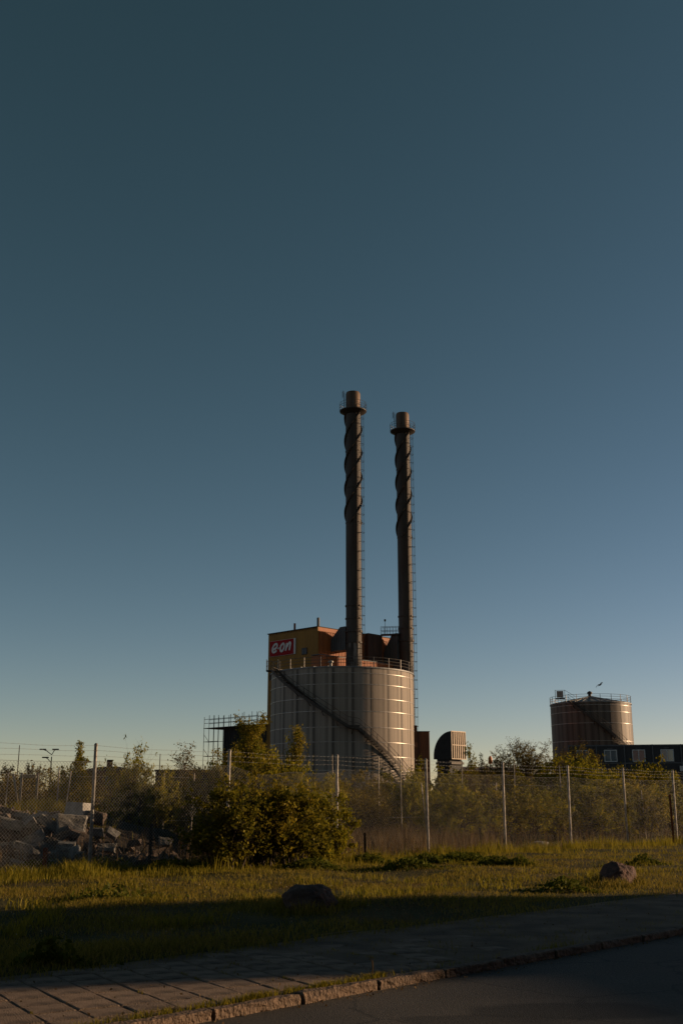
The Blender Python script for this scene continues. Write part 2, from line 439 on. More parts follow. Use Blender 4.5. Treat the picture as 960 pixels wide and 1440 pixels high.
for t in tv:
    for s in sv:
        p = K0 + E1 * s + E2 * t
        e = 0.10 * noise.noise((s * 0.9, 0, 5)) + 0.12 * noise.noise((s * 2.7, 3, 5)) if t == PAVE_W else 0
        p = p + E2 * e
        gv.append((p.x, p.y, lawn_height(p.x, p.y) if t > PAVE_W else -0.03))
ns = len(sv)
for j in range(len(tv) - 1):
    for i in range(ns - 1):
        gf.append((j * ns + i, j * ns + i + 1, (j + 1) * ns + i + 1, (j + 1) * ns + i))
ground = link('ground', fast_mesh('ground', gv, gf, M['lawn'], 4))
tag(ground, kind='structure')

def strip(name, s0, s1, t0, t1, z, mat, kind='structure'):
    vs = [tuple((K0 + E1 * s + E2 * t) + Vector((0, 0, z))) for s, t in ((s0, t0), (s1, t0), (s1, t1), (s0, t1))]
    o = MB().add(vs, [(0, 1, 2, 3)]).build(name, mat)
    return tag(o, kind=kind)
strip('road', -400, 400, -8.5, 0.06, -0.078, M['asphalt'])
strip('opposite_pavement', -400, 400, -12.5, -8.49, -0.07, M['slab'])
strip('far_ground', -2500, 2500, -2500, -12.45, -0.11, M['lawn'])
pave = strip('pavement', -400, 400, 0.02, PAVE_W + 0.45, -0.020, M['joint'])

random.seed(4)
# paving slabs, 35 cm square, one object each in the stretch that is seen
PITCHS = 0.366
def slab_mesh(w, h, seed):
    rnd = random.Random(seed)
    c = 0.012
    mb = MB()
    x, y = w / 2, h / 2
    j = [rnd.uniform(-0.004, 0.004) for _ in range(8)]
    low = [(-x, -y), (x, -y), (x, y), (-x, y)]
    top = [(-x + c, -y + c), (x - c, -y + c), (x - c, y - c), (-x + c, y - c)]
    vs = [(a, b, -0.05) for a, b in low] + [(a, b, -0.008) for a, b in low] + [(a + j[i], b + j[i + 4], 0) for i, (a, b) in enumerate(top)]
    fs = [(8, 9, 10, 11)]
    for i in range(4):
        k = (i + 1) % 4
        fs += [(i, k, 4 + k, 4 + i), (4 + i, 4 + k, 8 + k, 8 + i)]
    return mb.add(vs, fs).mesh('slab', M['slab'])
slab_meshes = [slab_mesh(PITCHS - 0.015, PITCHS - 0.007, k) for k in range(4)]
KERB_W = 0.12
SLAB_A = math.radians(31.0)          # the paving is laid askew to the kerb
D1 = Vector((math.cos(SLAB_A), math.sin(SLAB_A), 0)); D2 = Vector((-math.sin(SLAB_A), math.cos(SLAB_A), 0))
cand = []
for i in range(-30, 40):
    for j in range(-30, 40):
        p = K0 + D1 * (PITCHS * (i + 0.2)) + D2 * (PITCHS * (j + 0.35))
        s_, t_ = st_of(p.x, p.y)
        if t_ < KERB_W + 0.20 or t_ > PAVE_W - 0.05: continue
        if abs(p.x) > 0.345 * p.y + 0.5 or p.y < 7.4: continue
        cand.append((p.y, p, t_))
cand.sort(key=lambda c: c[0])
for _, p, t_ in cand[:296]:
    s_ = st_of(p.x, p.y)[0]
    if random.random() < max(0.0, (t_ - 1.7) * 0.4) + max(0.0, (s_ + 0.6) * 0.22): continue
    dz = 0.005 * random.uniform(-1, 1) - 0.0025 * t_ - 0.003 * max(0, s_ + 1)
    link('slab', random.choice(slab_meshes), pave, (p.x, p.y, -0.006 + dz), (random.uniform(-.014, .014), random.uniform(-.014, .014), SLAB_A + random.uniform(-.012, .012)))
# soil and dust lying over the far edge of the pavement is the lawn sheet itself

kerb = empty('kerb', tuple(K0), GRID)
tag(kerb, kind='structure')
def kerb_mesh(seed, length=1.0):
    rnd = random.Random(seed)
    bm = bmesh.new()
    bmesh.ops.create_cube(bm, size=1.0)
    bmesh.ops.scale(bm, vec=(length - 0.012, KERB_W, 0.34), verts=bm.verts)
    bmesh.ops.bevel(bm, geom=list(bm.edges), offset=0.012, segments=1, affect='EDGES')
    bmesh.ops.subdivide_edges(bm, edges=[e for e in bm.edges if e.calc_length() > 0.3], cuts=9, use_grid_fill=True)
    for v in bm.verts:
        q = Vector((v.co.x * 7 + seed * 13.1, v.co.y * 14, v.co.z * 14))
        d = noise.noise(q) * 0.020 + noise.noise(q * 3) * 0.014
        v.co.y += d if v.co.y < 0 else d * 0.4
        v.co.z += noise.noise(q + Vector((9, 9, 9))) * 0.016
    me = bpy.data.meshes.new('kerb_stone')
    bm.to_mesh(me); bm.free()
    me.materials.append(M['granite'])
    return me
kmesh = [kerb_mesh(k) for k in range(5)]
for i in range(-14, 40):
    o = link('kerb_stone', kmesh[i % 5], kerb, (i * 1.0 - 0.09, KERB_W / 2 + random.uniform(-0.006, 0.006), -0.165 + random.uniform(-0.006, 0.006)), (0, 0, random.choice((0, 0)) + random.uniform(-0.004, 0.004)))

# ------------------------------------------------------------------ storage tanks
def tank(root, R, H, rings, ncol, sheet_mat, stair, roof_rise, rail_posts, roof_mat):
    mb = MB().lathe([(R - 0.06, 0), (R - 0.06, H)], 96, False, False)
    mb.build('seam_backing', M['core'], root, True)
    # cladding sheets, one mesh scaled per course
    da = 2 * math.pi / ncol
    gap = 0.012 / R
    seg = 5
    vs, fs = [], []
    for i in range(seg + 1):
        a = -da / 2 + gap + (da - 2 * gap) * i / seg
        rr = R + (0.012 if i == 0 else 0.0)
        vs += [(rr * math.cos(a), rr * math.sin(a), 0), (rr * math.cos(a), rr * math.sin(a), 1)]
    for i in range(seg):
        fs.append((2 * i, 2 * i + 2, 2 * i + 3, 2 * i + 1))
    n = len(vs)
    for v in list(vs): vs.append((v[0] * (1 - 0.03 / R), v[1] * (1 - 0.03 / R), v[2]))
    fs += [(0, 1, n + 1, n), (n - 2, n - 1, 2 * n - 1, 2 * n - 2)]
    for i in range(seg):
        fs += [(2 * i + 1, 2 * i + 3, n + 2 * i + 3, n + 2 * i + 1)]
    sheet = MB().add(vs, fs).mesh('cladding_sheet', sheet_mat, True)
    lv = [0.05] + sorted(rings) + [H]
    for k in range(len(lv) - 1):
        for c in range(ncol):
            link('cladding_sheet', sheet, root, (0, 0, lv[k]), (0, 0, c * da), (1 + random.uniform(-.0006, .0006),) * 2 + (lv[k + 1] - lv[k] - 0.006,))
    for z in rings:
        mb = MB().lathe([(R - 0.02, -0.028), (R + 0.035, -0.028), (R + 0.042, 0.0), (R + 0.035, 0.028), (R - 0.02, 0.028)], 128, False, False)
        mb.build('hoop_band', M['band'], root, True, loc=(0, 0, z))
    # roof: shallow cone with a turned-down edge, sheets radiating
    roof = MB().lathe([(R + 0.10, H - 0.12), (R + 0.10, H + 0.03), (R - 0.02, H + 0.06), (0.35, H + roof_rise), (0.34, H + roof_rise + 0.02)], 96, False, True).build('roof', roof_mat, root, False)
    mb = MB()
    for k in range(32):
        a = 2 * math.pi * k / 32
        mb.bar(((R) * math.cos(a), R * math.sin(a), H + 0.075), (0.5 * math.cos(a), 0.5 * math.sin(a), H + roof_rise + 0.015), 0.05, 0.05)
    mb.build('roof_seam', roof_mat, roof)
    # railing
    Rr = R + 0.02
    rail = MB()
    for z in (0.42, 0.78, 1.12):
        rail.tube([(Rr * math.cos(2 * math.pi * k / 72), Rr * math.sin(2 * math.pi * k / 72), H + z) for k in range(72)], 0.026, 5, closed=True)
    ro = rail.build('railing', M['rail'], root)
    post = MB().bar((0, 0, 0), (0, 0, 1.14), 0.06, 0.06).mesh('railing_post', M['rail'])
    for k in range(rail_posts):
        a = 2 * math.pi * (k + 0.3) / rail_posts
        link('railing_post', post, ro, (Rr * math.cos(a), Rr * math.sin(a), H + 0.02), (0, 0, a))
    # stair wound round the shell
    a0, a1, land, slope_pts = stair
    Ri, Ro = R + 0.12, R + 0.95
    def P(a, r, z): return (r * math.cos(a), -r * math.sin(a), z)
    # path of (angle, z)
    path = [(math.radians(a), z) for a, z in slope_pts]
    def zat(a):
        for (b0, z0), (b1, z1) in zip(path[:-1], path[1:]):
            if b1 <= a <= b0:
                return z0 + (z1 - z0) * (b0 - a) / (b0 - b1)
        return path[-1][1]
    st = empty('stair', (0, 0, 0)); st.parent = root
    n = 70
    angs = [path[0][0] + (path[-1][0] - path[0][0]) * i / n for i in range(n + 1)]
    for r, nm in ((Ri, 'stringer'), (Ro, 'stringer')):
        mb = MB()
        for u, v in zip(angs[:-1], angs[1:]):
            mb.bar(P(u, r, zat(u)), P(v, r, zat(v)), 0.04, 0.30)
        mb.build(nm, M['grating'], st)
    step = MB().box(Ri - R, Ro - R, -0.13, 0.13, -0.02, 0.02).mesh('step', M['grating'])
    zz = path[0][1]
    a = path[0][0]
    while a > path[-1][0]:
        link('step', step, st, P(a, R, zat(a) + 0.06), (0, 0, -a))
        a -= 0.30 / R
    for hz, nm in ((1.05, 'handrail'), (0.55, 'knee_rail')):
        MB().tube([P(u, Ro, zat(u) + hz) for u in angs], 0.026, 5).build(nm, M['darksteel'], st)
    for i in range(0, n + 1, 4):
        MB().bar(P(angs[i], Ro, zat(angs[i])), P(angs[i], Ro, zat(angs[i]) + 1.06), 0.045).build('handrail_post', M['darksteel'], st)
    mb = MB()
    for i in range(2, n + 1, 5):
        mb = MB()
        mb.bar(P(angs[i], R - 0.02, zat(angs[i]) - 0.65), P(angs[i], Ro, zat(angs[i]) - 0.12), 0.06)
        mb.bar(P(angs[i], R - 0.02, zat(angs[i]) - 0.12), P(angs[i], Ro, zat(angs[i]) - 0.12), 0.06)
        mb.build('bracket', M['darksteel'], st)
    if land:
        al, zl, w = land
        al = math.radians(al)
        mb = MB()
        k = w / R / 2
        q = [P(al + k, Ri - 0.05, zl), P(al + k, Ro + 0.1, zl), P(al - k, Ro + 0.1, zl), P(al - k, Ri - 0.05, zl)]
        mb.add(q + [(x, y, z - 0.16) for x, y, z in q], [(0, 1, 2, 3), (4, 7, 6, 5), (0, 4, 5, 1), (1, 5, 6, 2), (2, 6, 7, 3), (3, 7, 4, 0)])
        mb.build('landing', M['grating'], st)
    return root

random.seed(11)
TY, TR, TH = 128.0, 8.42, 16.4
t1 = empty('storage_tank', (X_at(481, TY, 8), TY, 0), 0, 'large grey weathered storage tank with diagonal stair below the chimneys', 'tank')
tank(t1, TR, TH, [1.9, 3.5, 5.1, 6.6, 8.15, 9.75, 11.5, 12.9, 14.47, 15.7], 24, M['clad'],
     (150, 0, (82, 9.9, 1.1), [(151, 16.5), (86, 9.75), (79, 9.6), (36, 4.2), (2, 0.2)]), 0.75, 26, M['roofsheet'])
# stair-head platform with gate frame on the tank top
pl = empty('stair_head', (0, 0, 0)); pl.parent = t1
ah = math.radians(155)
hx, hy = (TR + 0.5) * math.cos(ah), -(TR + 0.5) * math.sin(ah)
MB().box(hx - 0.7, hx + 0.7, hy - 0.6, hy + 0.6, TH - 0.02, TH + 0.08).build('landing', M['grating'], pl)
for dx, dy in ((-.65, -.55), (.65, -.55), (-.65, .55), (.65, .55)):
    MB().bar((hx + dx, hy + dy, TH), (hx + dx, hy + dy, TH + 1.35), 0.06).build('railing_post', M['galv'], pl)
mb = MB()
for z in (0.55, 1.1):
    mb.bar((hx - .65, hy - .55, TH + z), (hx + .65, hy - .55, TH + z), 0.05)
    mb.bar((hx - .65, hy - .55, TH + z), (hx - .65, hy + .55, TH + z), 0.05)
mb.build('railing', M['rail'], pl)
# small fittings on the roof
MB().lathe([(0.16, 0), (0.16, 0.5), (0.3, 0.52), (0.3, 0.68), (0.05, 0.8)], 14).build('roof_vent', M['galv'], t1, True, loc=(-1.3, -5.6, TH + 0.26))
MB().lathe([(0.12, 0), (0.12, 0.55), (0.2, 0.57), (0.2, 0.75), (0.04, 0.8)], 14).build('roof_vent', M['white'], t1, True, loc=(0.25, 4.6, TH + 0.3))

TY2, TR2, TH2 = 170.0, 6.2, 16.6
t2 = empty('storage_tank', (X_at(832, TY2, 12), TY2, 0), math.radians(-12), 'smaller brown storage tank with cone roof and railing at far right', 'tank')
tank(t2, TR2, TH2, [2.2, 4.4, 6.6, 8.6, 10.75, 13.4, 15.1, 16.1], 20, M['clad_dark'],
     (118, 0, None, [(118, 16.7), (42, 9.5), (-60, 0.2)]), 1.25, 22, M['roofsheet'])
# cage platform at its stair head and vent on the cone
cg = empty('stair_head', (0, 0, 0)); cg.parent = t2
ah = math.radians(134)
hx, hy = (TR2 + 0.35) * math.cos(ah), -(TR2 + 0.35) * math.sin(ah)
MB().box(hx - 0.75, hx + 0.75, hy - 0.5, hy + 0.5, TH2 + 0.55, TH2 + 0.68).build('landing', M['darksteel'], cg)
MB().box(hx - 0.5, hx + 0.5, hy - 0.52, hy - 0.49, TH2 + 0.75, TH2 + 1.75).build('guard_panel', M['galv'], cg)
for dx, dy in ((-.72, -.48), (.72, -.48), (-.72, .48), (.72, .48)):
    MB().bar((hx + dx, hy + dy, TH2 - 0.6), (hx + dx, hy + dy, TH2 + 1.9), 0.06).build('railing_post', M['rail'], cg)
mb = MB()
mb.bar((hx - .72, hy - .48, TH2 + 1.86), (hx + .72, hy - .48, TH2 + 1.86), 0.05)
mb.bar((hx - .72, hy - .48, TH2 + 1.86), (hx - .72, hy + .48, TH2 + 1.86), 0.05)
mb.bar((hx + .72, hy - .48, TH2 + 1.86), (hx + 2.2, hy - .75, TH2 + 0.9), 0.05)
mb.build('railing', M['rail'], cg)
MB().lathe([(0.22, 0), (0.22, 0.45), (0.4, 0.5), (0.4, 0.75), (0.08, 0.95)], 14).build('roof_vent', M['darksteel'], t2, True, loc=(0, 0, TH2 + 1.2))

# ------------------------------------------------------------------ chimney stacks
SH = 57.2
def stack(root, R, low_mat):
    ztop_low = 22.0
    MB().lathe([(R + 0.25, 0), (R + 0.25, 0.3), (R + 0.02, 0.32), (R, ztop_low)], 40, True, False).build('lower_shaft', low_mat, root, True)
    MB().lathe([(R - 0.005, ztop_low), (R - 0.005, SH - 3.0)], 40, False, False).build('shaft', M['stack'], root, True)
    MB().lathe([(R * 0.98, SH - 3.0), (R * 0.98, SH - 0.25), (R * 0.90, SH), (R * 0.78, SH), (R * 0.78, SH - 1.2), (0.01, SH - 1.2)], 40, False, False).build('tip', M['stackcap'], root, True)
    for z in (ztop_low, 25.2, 26.9, 18.6):
        MB().lathe([(R - 0.02, -0.09), (R + 0.09, -0.09), (R + 0.09, 0.09), (R - 0.02, 0.09)], 40, False, False).build('flange', M['stack'], root, True, loc=(0, 0, z))
    for z in (48.5, 43.2, 38.3):
        MB().lathe([(R - 0.02, -0.04), (R + 0.05, -0.04), (R + 0.05, 0.04), (R - 0.02, 0.04)], 40, False, False).build('flange', M['stack'], root, True, loc=(0, 0, z))
    # platform ring under the tip
    zp = SH - 2.75
    Rp = R + 0.82
    MB().lathe([(R, zp - 0.55), (R + 0.12, zp - 0.5), (Rp, zp - 0.10), (Rp, zp + 0.03), (R, zp + 0.03)], 36, False, False).build('platform', M['darksteel'], root)
    rl = MB()
    for h in (0.38, 0.72, 1.1):
        rl.tube([(Rp * math.cos(2 * math.pi * k / 36), Rp * math.sin(2 * math.pi * k / 36), zp + h) for k in range(36)], 0.022, 5, closed=True)
    ro = rl.build('railing', M['rail'], root)
    for k in range(12):
        a = 2 * math.pi * k / 12
        MB().bar((Rp * math.cos(a), Rp * math.sin(a), zp), (Rp * math.cos(a), Rp * math.sin(a), zp + 1.12), 0.045).build('railing_post', M['rail'], ro)
    # three-start helical strakes in the upper part
    z0, z1, pitch, w = 38.0, SH - 3.3, 10.3, 0.23
    for k in range(3):
        n = 120
        vs, fs = [], []
        for i in range(n + 1):
            z = z0 + (z1 - z0) * i / n
            a = 2 * math.pi * ((z - z0) / pitch + k / 3.0) 
            taper = min(1, i / 3.0)
            for r, dz in ((R - 0.03, -0.03), (R + w * taper, -0.03), (R + w * taper, 0.03), (R - 0.03, 0.03)):
                vs.append((r * math.cos(a), r * math.sin(a), z + dz))
        for i in range(n):
            for q in range(4):
                p = (q + 1) % 4
                fs.append((4 * i + q, 4 * i + p, 4 * i + 4 + p, 4 * i + 4 + q))
        fs += [(0, 1, 2, 3), (4 * n + 3, 4 * n + 2, 4 * n + 1, 4 * n)]
        MB().add(vs, fs).build('helical_strake', M['stack'], root)
    # ladder with safety cage at the right
    al = math.radians(-44)
    ca, sa = math.cos(al), math.sin(al)
    def Q(r, tt, z): return (r * ca - tt * sa, r * sa + tt * ca, z)
    ld = MB()
    for tt in (-0.22, 0.22): ld.bar(Q(R + 0.28, tt, 2.0), Q(R + 0.28, tt, SH - 1.9), 0.05)
    for i in range(int((SH - 4.5) / 0.3)):
        ld.bar(Q(R + 0.28, -0.22, 2.3 + i * 0.3), Q(R + 0.28, 0.22, 2.3 + i * 0.3), 0.022)
    for i in range(int((SH - 4) / 2.6)):
        for tt in (-0.22, 0.22): ld.bar(Q(R - 0.05, tt, 3 + i * 2.6), Q(R + 0.28, tt, 3 + i * 2.6), 0.05)
    lo = ld.build('ladder', M['darksteel'], root)
    cgm = MB()
    for i in range(int((SH - 6.5) / 1.25)):
        z = 4.2 + i * 1.25
        pts = [Q(R + 0.28 + 0.62 * math.sin(math.pi * k / 6), -0.36 * math.cos(math.pi * k / 6), z) for k in range(7)]
        cgm.tube(pts, 0.026, 4, False)
    for k in (1, 2.2, 3.8, 5):
        r, tt = R + 0.28 + 0.62 * math.sin(math.pi * k / 6), -0.36 * math.cos(math.pi * k / 6)
        cgm.bar(Q(r, tt, 4.0), Q(r, tt, SH - 2.6), 0.02)
    cgm.build('ladder_cage', M['darksteel'], lo)
    # cable pipe beside the ladder
    aq = math.radians(-66)
    MB().tube([((R + 0.06) * math.cos(aq), (R + 0.06) * math.sin(aq), 1.0), ((R + 0.06) * math.cos(aq), (R + 0.06) * math.sin(aq), SH - 3.3)], 0.055, 6).build('cable_pipe', M['darksteel'], root)
    # ladder hoop above the tip
    a2 = math.radians(188)
    hb = MB()
    for tt in (-0.2, 0.2):
        b = [((R + o) * math.cos(a2) - tt * math.sin(a2), (R + o) * math.sin(a2) + tt * math.cos(a2), SH + z) for o, z in ((0.2, -2.6), (0.2, 0.0), (0.42, 0.18), (0.42, -0.8))]
        hb.tube(b, 0.025, 4)
    for i in range(9):
        hb.bar(((R + .2) * math.cos(a2) + 0.2 * math.sin(a2), (R + .2) * math.sin(a2) - 0.2 * math.cos(a2), SH - 2.5 + i * 0.3), ((R + .2) * math.cos(a2) - 0.2 * math.sin(a2), (R + .2) * math.sin(a2) + 0.2 * math.cos(a2), SH - 2.5 + i * 0.3), 0.025)
    hb.build('tip_ladder', M['darksteel'], root)
    # access ring low down
    MB().lathe([(R, 23.3), (R + 0.16, 23.35), (R + 0.16, 23.6), (R, 23.62)], 32, False, False).build('flange', M['stack'], root)
S1 = Vector((X_at(497, 140, 30), 140, 0))
s1 = empty('chimney_stack', tuple(S1), 0, 'taller of the two dark steel chimneys, rising behind middle of large tank', 'chimney')
stack(s1, 1.04, M['stack_low'])
S2 = Vector((X_at(569.5, 148.3, 30), 148.3, 0))
s2 = empty('chimney_stack', tuple(S2), 0, 'right hand dark steel chimney, rising behind right edge of large tank', 'chimney')
stack(s2, 1.0, M['stack'])

# ------------------------------------------------------------------ power house
PC = Vector((-3.1, 140.0, 0))
PH = 24.1
def corrugated(axis, a0, a1, fixed, out, z0, z1, pitch=0.32, depth=0.05):
    """ribbed sheet on the plane  (axis 0: runs along x at y=fixed, axis 1: runs along y at x=fixed); out = sign of the outward side"""
    n = max(1, int(round(abs(a1 - a0) / pitch)))
    prof = []
    for i in range(n):
        u = a0 + (a1 - a0) * i / n
        w = (a1 - a0) / n
        prof += [(u, 0), (u + w * 0.42, 0), (u + w * 0.5, depth), (u + w * 0.92, depth)]
    prof.append((a1, 0))
    mb = MB()
    vs, fs = [], []
    for u, d in prof:
        o = fixed + out * d
        p = (u, o) if axis == 0 else (o, u)
        vs += [(p[0], p[1], z0), (p[0], p[1], z1)]
    for i in range(len(prof) - 1):
        fs.append((2 * i, 2 * i + 2, 2 * i + 3, 2 * i + 1))
    return mb.add(vs, fs)
ph = empty('power_house', tuple(PC), GRID, 'ochre and orange clad boiler house behind the large tank', 'building')
FW = 9.6
SL = 17.6
MB().box(0.06, SL, 0.06, FW, 0, PH - 0.25).build('wall', M['orange'], ph)
corrugated(1, 0.0, FW, 0.0, -1, 0, PH, 0.30, 0.02).build('ochre_facade', M['yellow'], ph)['label'] = 'ochre yellow front facade in shade'
corrugated(0, 0.0, SL, 0.0, -1, 0, PH - 0.5, 0.30, 0.04).build('side_cladding', M['orange'], ph)['label'] = 'orange brown ribbed side wall in evening sun'
mb = MB(); mb.box(-0.10, SL, -0.12, -0.052, PH - 0.48, PH + 0.02); mb.build('parapet', M['orange'], ph)
mb = MB(); mb.box(-0.16, SL, -0.16, 0.3, PH + 0.025, PH + 0.13); mb.box(-0.16, 0.3, 0.303, FW + 0.1, PH + 0.025, PH + 0.13); mb.build('roof_flashing', M['black'], ph)
MB().box(0.0, SL, 0.3, FW, PH - 0.2, PH - 0.05).build('roof', M['black'], ph)
MB().bar((-0.06, -0.06, 0), (-0.06, -0.06, PH + 0.02), 0.14).build('corner_trim', M['yellow'], ph)
# dark bay on the side
corrugated(0, 9.0, 11.9, -0.75, -1, 12, PH + 0.15, 0.3, 0.04).build('dark_bay', M['brown'], ph)
MB().box(9.0, 11.9, -0.73, -0.06, 12, PH + 0.14).build('dark_bay_core', M['brown'], ph)
# lower annex along the side
AX = 20.2
MB().box(-1.2, SL, -1.5, -0.06, 0, AX - 0.08).build('annex_wall', M['orange'], ph)
corrugated(0, -1.2, SL, -1.52, -1, 0, AX, 0.3, 0.035).build('annex_cladding', M['orange'], ph)
MB().box(-1.3, SL + 0.05, -1.62, -0.07, AX + 0.003, AX + 0.10).build('annex_roof', M['fascia'], ph)
# flues from the wall to each stack
def flue(s0, s1, reach, zb, zt0, zt1):
    poly = [(-0.05, zb), (-reach, zb), (-reach, zt1), (-reach * 0.65, zt1), (-0.05, zt0)]
    o = MB().prism(poly, 0, s0, s1).build('flue', M['flue'], ph)
    ribs = MB()
    for k in range(1, 7):
        y = -reach * k / 7
        zt = zt0 + (zt1 - zt0) * min(1, (k / 7) / 0.65)
        ribs.box(s0 - 0.06, s0 - 0.003, y - 0.04, y + 0.04, zb + 0.02, zt - 0.02)
    ribs.build('flue_rib', M['flue'], o)
flue(2.4, 4.2, 2.65, 21.1, 22.7, 24.2)
flue(13.0, 15.2, 2.55, 20.6, 22.0, 24.5)
MB().box(13.0, 15.2, -3.1, -1.75, 14.0, 20.5).build('flue_riser', M['flue'], ph)
# facade fittings
wz0, wz1 = Z_at(921, 142), Z_at(911.5, 142)
wn_ = MB().box(-0.10, -0.03, 1.95, 2.95, wz0, wz1).build('window', M['darksteel'], ph)
MB().box(-0.112, -0.102, 2.02, 2.42, wz0 + 0.08, wz1 - 0.08).build('pane', M['darkglass'], wn_)
MB().box(-0.112, -0.102, 2.48, 2.88, wz0 + 0.08, wz1 - 0.08).build('pane', M['darkglass'], wn_)
lv = MB().box(-0.07, -0.03, 4.3, 9.2, 17.75, 18.75).build('louvre', M['black'], ph)
for k in range(6):
    MB().box(-0.12, -0.072, 4.35, 9.15, 17.82 + k * 0.16, 17.86 + k * 0.16).build('louvre_blade', M['darksteel'], lv)
# roof vents
for (px, t, ztop, r, mt, lb) in ((411, 4.95, 876, 0.14, 'rust', 'rust red vent pipe on the roof edge above the sign'), (445, 0.45, 868, 0.19, 'fascia', 'grey vent pipe on the roof corner of the boiler house')):
    p = PC + E1 * 0.5 + E2 * t
    zt = Z_at(ztop, p.y)
    r_ = empty('vent_pipe', (p.x, p.y, PH - 0.06), 0, lb, 'vent pipe')
    MB().lathe([(r, 0), (r, zt - PH), (r * 0.8, zt - PH), (r * 0.8, zt - PH - 0.3)], 14, True, False).build('pipe', M[mt], r_, True)
    MB().lathe([(r + 0.14, 0), (r + 0.14, 0.1), (r + 0.01, 0.3)], 14, True, False).build('collar', M['black'], r_)
# walkway from the roof to the right hand stack, with a lamp mast
A = PC + E1 * 11.9 + E2 * (-0.6) + Vector((0, 0, PH + 0.2))
B = S2 + Vector((-1.0, -0.55, PH + 0.2))
wk = empty('roof_walkway', tuple(PC), 0, 'steel walkway with railing from the roof to right hand chimney', 'walkway')
off = -PC
d = (B - A); L_ = d.length; dn = d.normalized(); sd = Vector((-dn.y, dn.x, 0))
MB().bar(A + off, B + off, 0.9, 0.16).build('deck', M['darksteel'], wk)
for sgn in (-1, 1):
    o_ = sd * 0.43 * sgn + off
    mb = MB()
    for h in (0.55, 1.1): mb.bar(A + o_ + Vector((0, 0, h)), B + o_ + Vector((0, 0, h)), 0.045)
    rr = mb.build('railing', M['darksteel'], wk)
    for k in range(7):
        q = A + d * (k / 6) + o_
        MB().bar(q, q + Vector((0, 0, 1.12)), 0.045).build('railing_post', M['darksteel'], rr)
q = A + d * 0.22
lm = empty('lamp_mast', (q.x, q.y, q.z + 0.08), 0, 'thin mast with small dark lamp on the roof walkway', 'lamp')
MB().tube([(0, 0, 0), (0, 0, 1.85)], 0.03, 6).build('mast', M['darksteel'], lm)
MB().lathe([(0.04, 1.8), (0.13, 1.86), (0.13, 2.1), (0.05, 2.16)], 12).build('lamp_head', M['darksteel'], lm, True)

# ------------------------------------------------------------------ sign: red board with white script letters
SGN_T, SGN_W, SGN_H = 9.1, 4.7, 2.06
SGN_Z = 20.98
sg = empty('company_sign', tuple(PC + E1 * (-0.06) + E2 * SGN_T + Vector((0, 0, SGN_Z))), GRID + math.radians(-90), 'red sign with white e-on lettering high on the ochre facade', 'sign')
# sign frame: x to the right as read, y into the wall, z up
MB().box(-0.02, SGN_W + 0.30, -0.10, -0.0, -0.03, SGN_H + 0.03).build('frame', M['white'], sg)
MB().box(0.0, SGN_W - 0.02, -0.125, -0.103, 0.0, SGN_H).build('board', M['red'], sg)
def catmull(pts, n=8):
    out = []
    P = [pts[0]] + list(pts) + [pts[-1]]
    for i in range(1, len(P) - 2):
        p0, p1, p2, p3 = (np.array(P[i + k], float) for k in (-1, 0, 1, 2))
        for k in range(n):
            t = k / n
            out.append(0.5 * (2 * p1 + (p2 - p0) * t + (2 * p0 - 5 * p1 + 4 * p2 - p3) * t * t + (3 * p1 - p0 - 3 * p2 + p3) * t ** 3))
    out.append(np.array(pts[-1], float))
    return out
def letter(pts, ox, sc, w, nm='letter', closed=False):
    path = catmull(pts)
    shear = 0.20
    path = [np.array((ox + (p[0] + shear * p[1]) * sc, 0.5 + p[1] * sc)) for p in path]
    vs, fs = [], []
    n = len(path)
    L, Rr = [], []
    for i in range(n):
        dd = path[min(i + 1, n - 1)] - path[max(i - 1, 0)]
        dd = dd / (np.linalg.norm(dd) + 1e-9)
        nn = np.array((-dd[1], dd[0]))
        ww = w
        if i < 2 or i > n - 3: ww = w * (0.8 if i in (1, n - 2) else 0.5)
        L.append(path[i] + nn * ww / 2); Rr.append(path[i] - nn * ww / 2)
    for i in range(n):
        y = -0.150 - 0.02 * i / n
        for p in (L[i], Rr[i]): vs.append((p[0], y, p[1]))
        for p in (L[i], Rr[i]): vs.append((p[0], -0.127, p[1]))
    for i in range(n - 1):
        a, b = 4 * i, 4 * i + 4
        fs += [(a, a + 1, b + 1, b), (a, b, b + 2, a + 2), (a + 1, a + 3, b + 3, b + 1)]
    fs += [(0, 2, 3, 1), (4 * n - 4, 4 * n - 3, 4 * n - 1, 4 * n - 2)]
    MB().add(vs, fs).build(nm, M['white'], sg)
letter([(0.12, 0.40), (0.45, 0.42), (0.74, 0.58), (0.80, 0.82), (0.62, 1.0), (0.32, 0.92), (0.10, 0.62), (0.08, 0.28), (0.26, 0.06), (0.56, 0.06), (0.84, 0.24)], 0.38, 1.15, 0.29)
MB().lathe([(0.13, 0), (0.13, 0.03)], 14).build('letter', M['white'], sg, loc=(1.74, -0.128, 1.0), rot=(math.radians(90), 0, 0))
letter([(0.42, 0.98), (0.12, 0.78), (0.04, 0.40), (0.20, 0.08), (0.46, 0.08), (0.68, 0.36), (0.70, 0.76), (0.50, 0.98), (0.38, 0.98)], 1.98, 1.08, 0.29)
letter([(0.08, 1.0), (0.10, 0.5), (0.06, 0.02)], 3.10, 1.08, 0.29)
letter([(0.14, 0.45), (0.34, 0.82), (0.60, 1.0), (0.74, 0.86), (0.72, 0.45), (0.70, 0.02)], 3.12, 1.08, 0.29)

